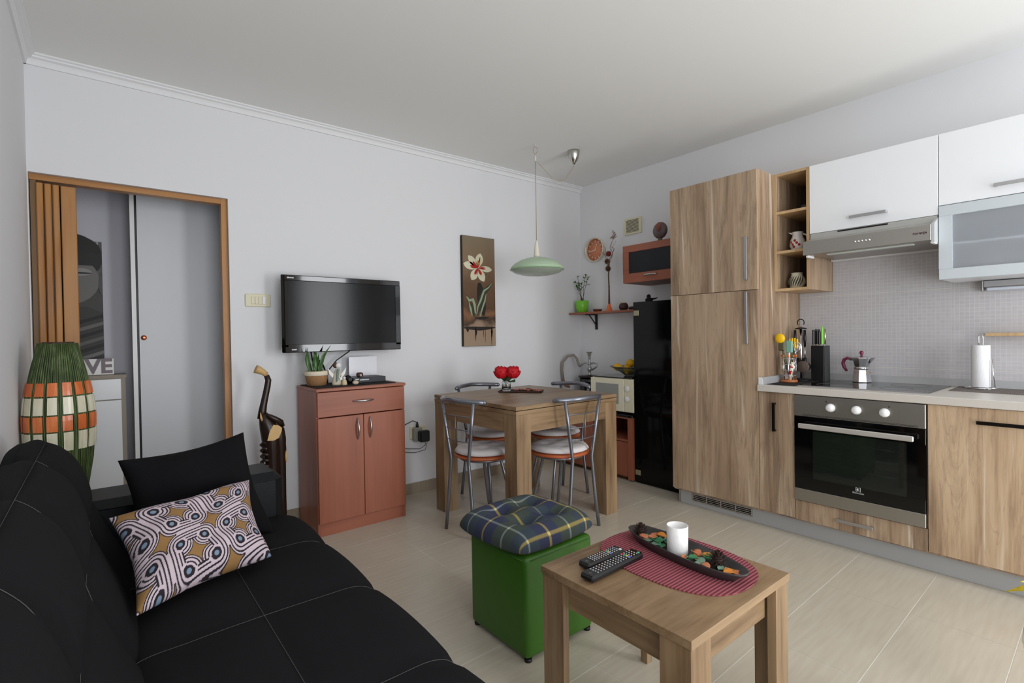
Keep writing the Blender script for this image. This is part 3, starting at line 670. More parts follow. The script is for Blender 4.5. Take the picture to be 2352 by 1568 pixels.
# ------------------------------------------------------------------ sofa
sf = thing('sofa', 'long black fabric sofa with grey topstitching along the left wall', 'sofa', (-3.45, -2.0, 0))
def cat(P, n=8):
    out = []; N_ = len(P)
    for i in range(N_-1):
        p0, p1, p2, p3 = [Vector((*P[max(0,min(N_-1,i+d))], 0)) for d in (-1,0,1,2)]
        for k in range(n):
            t = k/n; q = .5*((2*p1)+(-p0+p2)*t+(2*p0-5*p1+4*p2-p3)*t*t+(-p0+3*p1-3*p2+p3)*t*t*t); out.append((q.x, q.y))
    out.append(P[-1]); return out
def padded(P, seam_i, yseams, amp, sign=1, n=8, ny=9, pw=.5):
    path = cat(P, n); L_ = len(path); si = [k*n for k in seam_i]
    nr = []
    for i in range(L_):
        a = path[max(i-1,0)]; c = path[min(i+1,L_-1)]; d = Vector((c[0]-a[0], c[1]-a[1])).normalized(); nr.append((-d.y*sign, d.x*sign))
    def fa(i):
        for a, c in zip(si, si[1:]):
            if a <= i <= c: return math.sin(PI*(i-a)/(c-a))**pw if 0 < i-a < c-a else 0
        return 0
    ysam = []
    for a, c in zip(yseams, yseams[1:]):
        for k in range(ny): ysam.append((a+(c-a)*k/ny, math.sin(PI*k/ny)**.42 if k else 0))
    ysam.append((yseams[-1], 0))
    vs = []; fs = []; m_ = len(ysam)
    for i in range(L_):
        for y, g_ in ysam:
            q = amp*fa(i)*g_; vs.append((path[i][0]+nr[i][0]*q, y, path[i][1]+nr[i][1]*q))
    for i in range(L_-1):
        for j in range(m_-1): fs.append((i*m_+j, (i+1)*m_+j, (i+1)*m_+j+1, i*m_+j+1))
    mb = MB().add(vs, fs, True)
    for j in (0, m_-1): mb.f.append(tuple(i*m_+j for i in range(L_))); mb.sm.append(False)
    return mb, path, nr, ysam, si, fa
ysm = [-1.10, -1.47, -1.93, -2.40, -2.88, -3.05]
SP = [(-3.64,.30),(-3.63,.395),(-3.50,.41),(-3.335,.415),(-3.18,.415),(-3.07,.41),(-3.01,.37),(-2.995,.28),(-2.995,.10)]
mb, path, nr, ysam, si, fa = padded(SP, [1,3,7], ysm, .020, 1)
seat = part('seat_cushion', mb, fab, sf)
BP = [(-3.60,.36),(-3.645,.44),(-3.685,.53),(-3.712,.62),(-3.735,.70),(-3.77,.785),(-3.825,.842),(-3.865,.835),(-3.90,.79),(-3.91,.4)]
mb, bpath, bnr, bysam, bsi, bfa = padded(BP, [0,3,6,8], [y-.0 for y in ysm], .026, -1)
back = part('back_cushion', mb, fab, sf)
def stitch_x(path_, nr_, i0, i1, y, parent, off=.0015):
    part('stitching', MB().tube([(path_[i][0]+nr_[i][0]*off, y, path_[i][1]+nr_[i][1]*off) for i in range(i0, i1+1)], .0007, 5), thread_m, parent)
for y in ysm[1:-1]:
    stitch_x(path, nr, 8, 8*7, y, seat); stitch_x(bpath, bnr, 0, 8*6, y, back)
def stitch_y(path_, nr_, i, parent, off=.0015): part('stitching', MB().tube([(path_[i][0]+nr_[i][0]*off, y, path_[i][1]+nr_[i][1]*off) for y in [ysm[0]-.1*k for k in range(20)]], .0007, 5), thread_m, parent)
stitch_y(path, nr, 24, seat)
stitch_y(bpath, bnr, 24, back); stitch_y(bpath, bnr, 48, back)
part('base', MB().box(-3.90, -3.02, -3.05, -1.12, .05, .30, .02), leather, sf)
part('armrest', MB().box(-3.915, -3.075, -1.135, -.885, .05, .612, .03), leather, sf)
part('arm_piping', MB().tube([(-3.90,-1.136,.583),(-3.10,-1.136,.583),(-3.075,-1.11,.583),(-3.074,-.91,.583)], .0022, 6), leather, sf)
for a, c in ((-3.15,-.95),(-3.85,-.95),(-3.85,-3.0),(-3.08,-3.0)): part('foot', MB().cyl((a,c,0), .025, .052, 12), black_pl, sf)

# ------------------------------------------------------------------ pillows and printed cloth
def pillow_mesh(BL, BR, TR, TL, th, n, colfn, name, mat, pinch=.05, wr=0, seed=1):
    BL, BR, TR, TL = map(Vector, (BL, BR, TR, TL)); nrm = ((BR-BL).cross(TL-BL)).normalized(); r_ = random.Random(seed)
    ph = [r_.uniform(0,6) for _ in range(6)]
    me = bpy.data.meshes.new(name); vs = []; fs = []; cols = []
    for side in (1, -1):
        o = len(vs)
        for i in range(n+1):
            for j in range(n+1):
                u, v = i/n, j/n
                uu = u+(pinch*math.sin(PI*v)*(1-2*u)); vv = v+(pinch*math.sin(PI*u)*(1-2*v))
                p_ = BL*(1-uu)*(1-vv)+BR*uu*(1-vv)+TR*uu*vv+TL*(1-uu)*vv
                e_ = (max(0,1-(2*u-1)**4)*max(0,1-(2*v-1)**4))**.55
                h_ = th*e_*.5
                if wr: h_ += wr*e_*(math.sin(9*u+3*v+ph[0])*math.sin(5*v-4*u+ph[1]) + .6*math.sin(17*v-6*u+ph[2])*math.sin(7*u+ph[3]))
                vs.append(p_+nrm*h_*side)
                cols.append(colfn(u, v) if colfn else (1,1,1))
        for i in range(n):
            for j in range(n):
                q = (o+i*(n+1)+j, o+(i+1)*(n+1)+j, o+(i+1)*(n+1)+j+1, o+i*(n+1)+j+1)
                fs.append(q if side > 0 else q[::-1])
    me.from_pydata([tuple(v) for v in vs], [], fs); me.polygons.foreach_set('use_smooth', [True]*len(fs)); me.materials.append(mat)
    if colfn:
        ca = me.color_attributes.new('print', 'FLOAT_COLOR', 'POINT')
        ca.data.foreach_set('color', [x for c in cols for x in (c[0], c[1], c[2], 1)])
    bm = bmesh.new(); bm.from_mesh(me); bmesh.ops.remove_doubles(bm, verts=bm.verts, dist=1e-5); bm.to_mesh(me); bm.free()
    return me
def pillow_obj(name, me, label, group=None):
    zs = [v.co.z for v in me.vertices]; cx_ = sum(v.co.x for v in me.vertices)/len(me.vertices); cy_ = sum(v.co.y for v in me.vertices)/len(me.vertices)
    lo = Vector((cx_, cy_, min(zs))); me.transform(Matrix.Translation(-lo)); ob = bpy.data.objects.new(name, me); C.objects.link(ob); ob.location = lo
    return tag(ob, label, 'pillow', group)
WH, DK, OC, BL_ = rgb(204,186,194)[:3], rgb(32,26,34)[:3], rgb(146,110,64)[:3], rgb(120,140,164)[:3]
def loops(u, v):
    """striped ribbons that run straight, then bend round small blue eyes, with ochre diamonds in every second cell"""
    x, y = u*5.0+.3, v*3.9+.2
    x, y = x*.97+y*.22, y*.97-x*.22
    x += .07*math.sin(2.1*y); y += .06*math.sin(1.9*x+1)
    i, j = math.floor(x), math.floor(y); fx, fy = x-i, y-j
    sx_, sy_ = min(fx, 1-fx), min(fy, 1-fy); r = math.hypot(sx_, sy_)
    if r < .125: return BL_ if r < .085 else DK
    if (i+j) % 2 == 0:
        if r > .50: return OC
        if r > .465: return DK
        s = r
    else:
        s, t = (sx_, sy_) if i % 2 else (sy_, sx_)
        if r < .30: s = max(s, .125+(r-.125)*.6)
        if s < .022: return DK
        if s < .125: s = .125+(s-.022)*1.2
    f_ = ((s-.125)/.375*3.0) % 1
    return DK if f_ < .40 else WH
pm = vcol_mat('printed cotton', .9)
me = pillow_mesh((-3.615,-1.805,.462),(-3.245,-1.645,.462),(-3.25,-1.355,.655),(-3.665,-1.505,.650), .13, 270, loops, 'patterned_pillow', pm, .062, .007, 3)
pillow_obj('patterned_pillow', me, 'pillow with interlaced pink and black striped loops on ochre')
me = pillow_mesh((-3.60,-1.30,.445),(-3.155,-1.335,.425),(-3.235,-1.195,.81),(-3.635,-1.21,.765), .15, 48, None, 'black_pillow', pillow_blk, .055, .012, 8)
pillow_obj('black_pillow', me, 'plain black pillow leaning against the sofa armrest')

# ------------------------------------------------------------------ green pouf with tartan pad
pf_ = thing('green_pouf', 'green leatherette cube pouf in front of the dining table', 'pouf', (-2.336, -1.902, 0))
q = part('body', MB().box(-2.513, -2.160, -2.080, -1.725, .012, .385), green_l, pf_); bv = q.modifiers.new('b','BEVEL'); bv.width = .022; bv.segments = 4; q.data.polygons.foreach_set('use_smooth', [True]*6)
part('piping', MB().tube([(-2.515,-2.06,.372),(-2.515,-1.745,.372)], .002, 6).tube([(-2.49,-2.082,.372),(-2.185,-2.082,.372)], .002, 6), green_l, pf_)
for a in (-2.49,-2.18):
    for c in (-2.06,-1.745): part('glide', MB().cyl((a,c,0), .014, .013, 10), black_pl, pf_)
def tartan(u, v):
    base = (rgb(50,62,72)[:3], rgb(58,68,62)[:3], rgb(44,50,76)[:3])
    i, j = int(u*4.0+.1), int(v*4.0+.4)
    c = list(base[(i*2+j) % 3])
    fu, fv = (u*4.0+.1) % 1, (v*4.0+.4) % 1
    lu, lv = abs(fu-.5) < .046, abs(fv-.5) < .046
    pale, yel = rgb(150,158,152)[:3], rgb(186,160,78)[:3]
    def mix(c, d, k): return [a*(1-k)+b_*k for a, b_ in zip(c, d)]
    if lu: c = mix(c, yel if i % 2 else pale, .5)
    if lv: c = mix(c, yel if (j+1) % 2 else pale, .5)
    if lu and lv: c = mix(c, rgb(230,216,150)[:3], .6)
    w_ = .93+.07*math.sin(u*700)*math.sin(v*700)
    return [x*w_ for x in c]
def tuft_pad(cx, cy, z, sx, sy, th, rot, n, colfn, mat, name, tufts, depth=.6):
    me = bpy.data.meshes.new(name); vs = []; fs = []; cols = []
    for side in (1, -1):
        o = len(vs)
        for i in range(n+1):
            for j in range(n+1):
                u, v = 2*i/n-1, 2*j/n-1
                k = (1-.10*(u*u*v*v)); px_, py_ = u*sx/2*k, v*sy/2*k
                e_ = (max(0,1-abs(u)**5)*max(0,1-abs(v)**5))**.42
                d_ = 1
                for (a, c, rr) in tufts: d_ *= 1-depth*math.exp(-((u-a)**2+(v-c)**2)/rr)
                h_ = th*e_*d_ if side > 0 else -th*.35*e_
                X = cx+px_*math.cos(rot)-py_*math.sin(rot); Y = cy+px_*math.sin(rot)+py_*math.cos(rot)
                vs.append((X, Y, z+th*.35+h_)); cols.append(colfn((u+1)/2, (v+1)/2) if colfn else (1,1,1))
        for i in range(n):
            for j in range(n):
                q = (o+i*(n+1)+j, o+(i+1)*(n+1)+j, o+(i+1)*(n+1)+j+1, o+i*(n+1)+j+1); fs.append(q if side > 0 else q[::-1])
    me.from_pydata(vs, [], fs); me.polygons.foreach_set('use_smooth', [True]*len(fs)); me.materials.append(mat)
    if colfn:
        ca = me.color_attributes.new('print', 'FLOAT_COLOR', 'POINT'); ca.data.foreach_set('color', [x for c in cols for x in (c[0], c[1], c[2], 1)])
    bm = bmesh.new(); bm.from_mesh(me); bmesh.ops.remove_doubles(bm, verts=bm.verts, dist=1e-5); bm.to_mesh(me); bm.free()
    return me
me = tuft_pad(-2.345, -1.885, .386, .435, .415, .070, .05, 150, tartan, vcol_mat('tartan cloth', .9), 'tartan_cushion', ((-.33,-.33,.05),(.33,-.33,.05),(-.33,.33,.05),(.33,.33,.05)), .62)
lo = Vector((-2.345,-1.885,.386)); me.transform(Matrix.Translation(-lo)); ob = bpy.data.objects.new('tartan_cushion', me); C.objects.link(ob); ob.location = lo
tag(ob, 'tufted blue and green tartan cushion on the green pouf', 'cushion')

# ------------------------------------------------------------------ coffee table and what lies on it
def square_table(name, label, cx, cy, rot, side, zt, top_t, leg, apron_h, two_layer=False, inset=0.004, drop=0, legs='square'):
    t_ = thing(name, label, 'table', (cx, cy, 0), rot); s = side/2; lg = leg
    if two_layer:
        part('tabletop', MB().box(-s, s, -s, s, zt-top_t/2+.002, zt, .001), twood_x, t_, False)
        part('lower_tabletop', MB().box(-s, s, -s, s, zt-top_t, zt-top_t/2-.002, .001), twood_x, t_, False)
    else: part('tabletop', MB().box(-s, s, -s, s, zt-top_t, zt, .001), twood_x, t_, False)
    i_ = inset
    if legs == 'boards':   # legs glued up from flat boards: full corner, single board, angle, thin post
        zl = zt-top_t-.0005; e_ = s-i_; th_ = .024
        part('leg', MB().box(-e_, -e_+lg, -e_, -e_+lg, 0, zl, .001), twood_z, t_, False)
        part('leg', MB().box(-e_, -e_+th_, e_-lg, e_, 0, zl, .001), twood_z, t_, False)
        part('leg', MB().prism([(e_-.074,-e_),(e_,-e_),(e_,-e_+lg),(e_-th_,-e_+lg),(e_-th_,-e_+th_),(e_-.074,-e_+th_)], 0, zl), twood_z, t_, False)
        part('leg', MB().box(e_-.028, e_, e_-.028, e_, 0, zl, .001), twood_z, t_, False)
    for a in (() if legs == 'boards' else (-1, 1)):
        for c in (-1, 1):
            part('leg', MB().box(a*(s-i_), a*(s-i_-lg), c*(s-i_), c*(s-i_-lg), 0, zt-top_t-.0005, .0015), twood_z, t_, False)
    za, zb = zt-top_t-apron_h, zt-top_t-.0005; q = s-i_-drop
    for c in (-1, 1):
        part('apron', MB().box(-s+i_+(lg if c < 0 or legs != 'boards' else .024), s-i_-lg, c*q, c*(q-.02), za, zb), twood_x, t_, False)
        part('apron', MB().box(c*q, c*(q-.02), -s+i_+lg, s-i_-lg, za, zb), twood_y, t_, False)
    return t_
ct = square_table('coffee_table', 'low square brown oak coffee table beside the sofa', -2.400, -2.570, 0, .505, .487, .022, .085, .085, drop=.026, legs='boards')
zc = .4875
rib = stripes_mat('ribbed wine red cloth', rgb(112,44,56), rgb(160,84,92), 1, 190, .9, .5, .8)
# oval ribbed runner
pol = []
hx, hy = .172, .235
for k in range(72):
    a = 2*PI*k/72; ca, sa = math.cos(a), math.sin(a)
    pol.append((-2.315+hx*math.copysign(abs(ca)**.8, ca), -2.555+hy*math.copysign(abs(sa)**.8, sa)))
single('table_runner', MB().prism(pol, zc, zc+.003), rib, 'oval wine red ribbed mat on the coffee table', 'mat')
# long tray: boat-shaped
zr = zc+.0035
tr = thing('oval_tray', 'long black boat-shaped tray of potpourri on the wine red mat', 'tray', (-2.29, -2.565, zr))
A_ = Vector((-2.262,-2.352)); B_ = Vector((-2.318,-2.785)); mid = (A_+B_)/2; ax = (A_-B_).normalized(); la = (A_-B_).length/2; pe = Vector((-ax.y, ax.x)); wb = .062
def trayfn(r_of, z_of):
    def fn(u, v):
        a = 2*PI*v; r, z = r_of(u), z_of(u)
        p_ = mid + ax*(la*r*math.copysign(abs(math.cos(a))**.85, math.cos(a))) + pe*((wb*r)*math.copysign(abs(math.sin(a))**.85, math.sin(a)))
        return (p_.x, p_.y, zr+z)
    return fn
part('bowl', MB().surf(trayfn(lambda u: [.0001,.80,.84,.985,1.0,.975,.93,.80,.0001][int(round(u*8))], lambda u: [0,0,.001,.026,.030,.031,.026,.006,.005][int(round(u*8))]), 8, 48), M('charcoal wood', rgb(58,54,54), .4, noise=.2, nscale=60), tr)
def onmid(s, t): p_ = mid+ax*la*s+pe*wb*t; return p_.x, p_.y
mg = thing('tealight_holder', 'white ceramic cylinder candle holder standing in the black tray', 'candle holder', (*onmid(.09,.0), zr+.006))
part('cylinder', MB().lathe((*onmid(.09,0), zr+.006), [(.030,0),(.0315,.002),(.0325,.086),(.031,.087),(.0295,.085),(.028,.01),(.0001,.008)], 36), M('white bark ceramic', rgb(236,234,232), .45, bump=.6, bscale=60), mg)
cone_m = M('pine cone brown', rgb(52,34,26), .8, noise=.3, nscale=90)
def pine_cone(s, t, sc, label):
    x_, y_ = onmid(s, t); th_ = thing('pine_cone', label, 'pine cone', (x_, y_, zr+.008))
    mb = MB().ball((x_,y_,zr+.008+sc), sc*.7, 10, 7)
    part('core', mb, cone_m, th_); mb = MB(); rr = random.Random(int(s*100)+9)
    for i in range(7):
        for k in range(9):
            ph_ = PI*(i+.7)/7.6; a = 2*PI*k/9+i*.35; d = Vector((math.sin(ph_)*math.cos(a), math.sin(ph_)*math.sin(a), math.cos(ph_)))
            c_ = Vector((x_,y_,zr+.008+sc))+d*sc*.65; e_ = c_+d*sc*.55+Vector((0,0,sc*.12)); side = d.cross(Vector((0,0,1))).normalized()*sc*.22
            mb.add([c_-side, c_+side, e_+side*.7, e_-side*.7, c_+Vector((0,0,-sc*.1)), e_+Vector((0,0,-sc*.08))], [(0,1,2,3),(0,4,5,3),(1,4,5,2),(4,1,0),(5,2,3)])
    q = part('scales', mb, cone_m, th_); q['kind'] = 'stuff'
pine_cone(.80, 0, .019, 'dark open pine cone at the far end of the black tray')
pine_cone(-.52, -.25, .021, 'brown pine cone at the near end of the black tray')
cols = {'orange': M('dried orange petal', rgb(196,120,84), .7, noise=.2, nscale=50), 'green': M('dried green leaf', rgb(60,126,84), .7, noise=.25, nscale=50), 'teal': M('dried grey green leaf', rgb(120,150,128), .7, noise=.2, nscale=50), 'amber': M('dried amber slice', rgb(206,130,52), .7, noise=.2, nscale=50)}
rr = random.Random(4)
def scrap(x_, y_, z_, size, mat, name, label, group, rs):
    """a curled dried petal or leaf"""
    yaw, cu, tl = rs.uniform(0,2*PI), rs.uniform(.5,1.5), rs.uniform(-.5,.5)
    def fn(u, v):
        a = (v-.5)*2; wd_ = math.sin(PI*(.08+.86*u))**.7*size*.45; x1_ = (u-.5)*size; y1_ = a*wd_; z1_ = size*.22*cu*(a*a) + size*.25*math.sin(PI*u)*tl + size*.12
        return (x_+x1_*math.cos(yaw)-y1_*math.sin(yaw), y_+x1_*math.sin(yaw)+y1_*math.cos(yaw), z_+max(0.001,z1_))
    ob = single(name, MB().surf(fn, 5, 4), mat, label, name.split('_')[-1], group)
    s_ = ob.modifiers.new('s','SOLIDIFY'); s_.thickness = .0018
    return ob
kinds = [('orange','dried_petal','curled dried orange petal in the long black tray'),('orange','dried_petal','curled dried orange petal in the long black tray'),('green','dried_leaf','curled dried green leaf in the long black tray'),('teal','dried_leaf','curled dried grey green leaf in the long black tray'),('amber','dried_slice','dried amber slice in the long black tray')]
spots = []
for k in range(95):
    s_, t_ = rr.uniform(-.84,.84), rr.uniform(-.55,.55)
    if abs(s_-.09) < .20 and abs(t_) < .8: continue
    if any(math.hypot((s_-p_[0])*la, (t_-p_[1])*wb) < .0165 for p_ in spots): continue
    if abs(s_-.8) < .1 or (abs(s_+.52) < .10 and t_ < .1): continue
    if abs(t_) > .62*math.sqrt(1-s_*s_): continue
    spots.append((s_, t_))
spots += [(.36,-.35),(.30,.3),(.22,-.62),(-.14,-.4),(-.16,.45),(-.22,0)]
for s_, t_ in spots:
    kd = kinds[rr.randrange(5)]; 
    if s_ > .4: kd = rr.choice([kinds[3],kinds[2],kinds[4],kinds[0]])
    x_, y_ = onmid(s_, t_); scrap(x_, y_, zr+.008+rr.uniform(0,.006), rr.uniform(.024,.036), cols[kd[0]], kd[1], kd[2], {'dried_petal':'orange petals in the black tray','dried_leaf':kd[0]+' leaves in the black tray','dried_slice':'amber slices in the black tray'}[kd[1]], rr)
# two remote controls
def remote(name, label, p0, p1, wd, zb, nb):
    p0, p1 = Vector(p0), Vector(p1); d = (p1-p0); ln = d.length; rz = math.atan2(d.y, d.x)
    t_ = thing(name, label, 'remote control', (p0.x, p0.y, zb), rz)
    part('body', MB().box(0, ln, -wd/2, wd/2, .001, .018, .005), black_pl, t_, False)
    part('face_plate', MB().box(.004, ln-.003, -wd/2+.003, wd/2-.003, .0175, .0192, .001), black_gl, t_, False)
    mb = MB(); 
    for i in range(nb):
        for j in range(4):
            x_ = .035+(ln-.045)*i/nb; y_ = (j-1.5)*(wd-.012)/4
            mb.cyl((x_, y_, .0192), .0024, .0016, 8)
    q = part('buttons', mb, M('pale rubber', rgb(170,170,172), .5), t_, False); q['kind'] = 'stuff'
    for j, c_ in enumerate((rgb(210,40,40), rgb(40,170,110), rgb(226,190,50), rgb(90,110,210))):
        part('colour_button', MB().box(ln-.062, ln-.056, (1.5-j)*(wd-.012)/4-.003, (1.5-j)*(wd-.012)/4+.003, .0192, .0212), M('coloured rubber %d' % j, c_, .5), t_, False)
    part('power_button', MB().cyl((ln-.014, -wd*.28, .0192), .0042, .0018, 12), M('green rubber', rgb(60,190,130), .5) if nb > 12 else white_pl, t_, False)
    part('lettering', text_mb('TV', .008, .0002).xf(Matrix.Translation((.018,0,.0194)) @ Matrix.Rotation(PI/2,4,'Z')), alu, t_, False)
    return t_
remote('remote_control', 'black remote control nearer the pouf on the coffee table', (-2.580,-2.424), (-2.412,-2.424), .044, zc+.003, 12)
remote('remote_control', 'black remote control with green button nearer the sofa end of the table', (-2.630,-2.482), (-2.390,-2.474), .048, zc+.003, 15)
# ------------------------------------------------------------------ dining table and chairs
dt = square_table('dining_table', 'square brown oak dining table with double top between four chairs', -1.466, -.845, .012, .868, .783, .048, .108, .105, True, .002, .004)
def make_chair():
    t_ = thing('dining_chair', '', 'chair', group=None)
    ar = [(.252*math.sin(a), -.252*math.cos(a)) for a in [(-49+98*k/14)*PI/180 for k in range(15)]]
    part('top_rail', MB().tube([(x_, y_, .806-.010*abs(x_)/.2) for x_, y_ in ar], .0150, 12), tube_m, t_, False)
    part('rail_cap', MB().ball((ar[0][0], ar[0][1], .796), .0145, 10, 8), tube_m, t_, False)
    part('rail_cap', MB().ball((ar[-1][0], ar[-1][1], .796), .0145, 10, 8), tube_m, t_, False)
    def up(s, z):  # upright centre at height z
        k = (z-.44)/(.795-.44); return (s*(.082+.066*k), -.198-.012*k, z)
    for s in (-1, 1):
        part('leg', MB().tube([up(s,.795), up(s,.62), up(s,.44), (s*.084,-.198,.42), (s*.108,-.200,.2), (s*.132,-.205,.002)], .0108, 10), tube_m, t_, False)
        part('leg', MB().tube([(s*.07,.02,.432), (s*.08,.06,.42), (s*.105,.11,.2), (s*.13,.16,.002)], .0100, 10), tube_m, t_, False)
    for z in (.56,.63,.71):
        a, c = Vector(up(-1,z)), Vector(up(1,z)); part('back_wire', MB().tube([a.lerp(c,k/8)+Vector((0,-.020*math.sin(PI*k/8),0)) for k in range(9)], .0035, 6), tube_m, t_, False)
    part('back_wire', MB().tube([(0,-.222,.56),(0,-.224,.63),(0,-.226,.71)], .003, 6), tube_m, t_, False)
    part('seat_ring', MB().tube([(.15*math.cos(2*PI*k/28), .15*math.sin(2*PI*k/28), .432) for k in range(28)], .008, 8, True), tube_m, t_, False)
    part('seat', MB().lathe((0,0,.440), [(.0001,0),(.17,0),(.186,.006),(.188,.014),(.182,.020),(.0001,.020)], 40), seat_wood, t_, False)
    return t_
def round_cushion(loc, label):
    me = bpy.data.meshes.new('seat_cushion'); vs = []; fs = []; n, m_ = 36, 12
    for side in (1,-1):
        o = len(vs)
        for i in range(m_+1):
            for k in range(n):
                r = i/m_; a = 2*PI*k/n; e_ = max(0,1-r**5)**.45; x_, y_ = r*.186*math.cos(a), r*.186*math.sin(a)
                d_ = 1
                for c in range(4):
                    ca_ = (c+.5)*PI/2; d_ *= 1-.45*math.exp(-((x_-.085*math.cos(ca_))**2+(y_-.085*math.sin(ca_))**2)/.0012)
                vs.append((x_, y_, .014+(.030*e_*d_ if side > 0 else -.0135*e_)))
        for i in range(m_):
            for k in range(n):
                q = (o+i*n+k, o+i*n+(k+1)%n, o+(i+1)*n+(k+1)%n, o+(i+1)*n+k); fs.append(q if side < 0 else q[::-1])
    me.from_pydata(vs, [], fs); me.polygons.foreach_set('use_smooth', [True]*len(fs)); me.materials.append(cushion_m)
    bm = bmesh.new(); bm.from_mesh(me); bmesh.ops.remove_doubles(bm, verts=bm.verts, dist=1e-5); bm.to_mesh(me); bm.free()
    return me
chair0 = make_chair(); cush_me = round_cushion(None, '')
seats = [(-1.828,-.885,-1.466,'at the left side of the dining table, nearest the sofa'),
         (-1.440,-1.150,0.0,'at the near side of the dining table, back to the camera'),
         (-1.462,-.468,PI,'at the far side of the dining table, nearest the painting'),
         (-1.090,-.745,PI/2,'at the right of the dining table, by the microwave')]
for i, (x_, y_, rz, where) in enumerate(seats):
    c = chair0 if i == 0 else copy_tree(chair0)
    c.location = (x_, y_, 0); c.rotation_euler = (0,0,rz); c['label'] = 'grey tubular metal chair '+where; c['group'] = 'metal chairs round the dining table'
    cu = bpy.data.objects.new('seat_cushion', cush_me); C.objects.link(cu); cu.location = (x_, y_, .4605); cu.rotation_euler = (0,0,rz+.3*i)
    tag(cu, 'round off-white cushion, chair '+where, 'cushion', 'round cushions on the dining chairs')
# table tray, vase, roses
tz = .7835
td = thing('slate_tray', 'small dark rectangular tray on the dining table', 'tray', (-1.395, -.73, tz), -.90)
part('plate', MB().box(-.150,.150,-.055,.055,0,.006,.002), black_mat, td, False)
part('rim', MB().box(-.152,.152,-.058,-.053,.004,.011).box(-.152,.152,.053,.058,.004,.011).box(-.152,-.147,-.058,.058,.004,.011).box(.147,.152,-.058,.058,.004,.011), brown_m, td, False)
def ontray(a, c): ca, sa = math.cos(-.90), math.sin(-.90); return (-1.395+a*ca-c*sa, -.73+a*sa+c*ca)
vx, vy = ontray(-.105, 0)
gv = thing('glass_vase', 'small clear glass jar vase on the dark tray', 'vase', (vx, vy, tz+.0065))
part('jar', MB().lathe((vx,vy,tz+.0065), [(.030,0),(.032,.004),(.032,.055),(.026,.068),(.024,.078),(.0255,.080),(.0225,.080),(.0215,.068),(.029,.054),(.029,.006),(.0001,.005)], 24), glass, gv)
def rose(x_, y_, z_, r_, label):
    r_ *= 1.08
    t_ = thing('red_rose', label, 'flower', (x_, y_, z_-.0))
    part('stem', MB().tube([(x_,y_,z_),(vx+(x_-vx)*.35,vy+(y_-vy)*.35,tz+.075),(vx-(x_-vx)*.2,vy-(y_-vy)*.2,tz+.016)], .0022, 6), leaf_dk, t_)
    part('heart', MB().ball((x_,y_,z_+r_*.85), r_*.5, 12, 8), red_m, t_)
    rs = random.Random(int(x_*1000))
    for ring, (n_, rr_, tilt, hh) in enumerate(((5,.45,.25,.9),(7,.72,.6,.8),(8,.95,1.0,.55),(8,.95,1.5,.2))):
        mb = MB()
        for k in range(n_):
            a = 2*PI*k/n_+ring*.4+rs.uniform(-.1,.1)
            def fn(u, v, a=a):
                s = (v-.5)*2; tipp = [.25,.6,1.0,1.5][ring]; ph_ = 2.7+(tipp-2.7)*u+.18*abs(s)*u; rad = r_*[.55,.75,.93,1.08][ring]*(1+.12*u*u)
                th_ = a+s*[.75,.62,.52,.5][ring]*(.6+.4*math.sin(PI*min(u,.8)))
                return (x_+rad*math.sin(ph_)*math.cos(th_), y_+rad*math.sin(ph_)*math.sin(th_), z_+r_*.85+rad*math.cos(ph_)*1.15+.10*r_*math.sin(5*v+7*a)*u)
            mb.surf(fn, 4, 5)
        ob = part('petals', mb, red_m, t_); s_ = ob.modifiers.new('s','SOLIDIFY'); s_.thickness = .001
    return t_
rose(vx-.030, vy+.020, .890, .042, 'left red rose in the glass jar on the dining table')
rose(vx+.034, vy-.036, .890, .042, 'right red rose in the glass jar on the dining table')
for i, (dx, dy, dz, tx, ty, tz_, wd_) in enumerate(((0,0,.075,.01,-.005,.175,.05),(.0,-.01,.07,.045,-.045,.09,.05),(0,0,.07,-.035,.02,.095,.04),(0,-.012,.08,.005,-.03,.125,.055))):
    lf = thing('rose_leaf', ['pale green leaf above the two red roses','dark leaf drooping over the right rim of the glass jar','dark leaf drooping over the left rim of the glass jar','dark green leaf between the two red roses'][i], 'leaf', (vx+dx, vy+dy, tz+dz))
    blade(Vector((vx+dx,vy+dy,tz+dz)), Vector((vx+tx,vy+ty,tz+tz_)), wd_, -.9, leaf_m if i == 0 else leaf_dk, lf, 'blade', .012)
    part('stalk', MB().tube([(vx+dx,vy+dy,tz+dz),(vx,vy,tz+.03)], .0015, 5), leaf_dk, lf)
rs = random.Random(8)
for k in range(16):
    a, c = -.045+.0125*k+rs.uniform(-.004,.004), rs.uniform(-.034,.034); x_, y_ = ontray(a, c)
    col_ = [cols['orange'], M('dusty pink petal', rgb(176,104,98), .7, noise=.2), M('maroon petal', rgb(96,50,44), .7, noise=.2)][k % 3]
    scrap(x_, y_, tz+.007, rs.uniform(.028,.038), col_, 'dried_petal', ['dried peach petal','dried pink petal','dried maroon petal'][k % 3]+' on the dining table tray', ['peach petals on the dining tray','pink petals on the dining tray','maroon petals on the dining tray'][k % 3], rs)

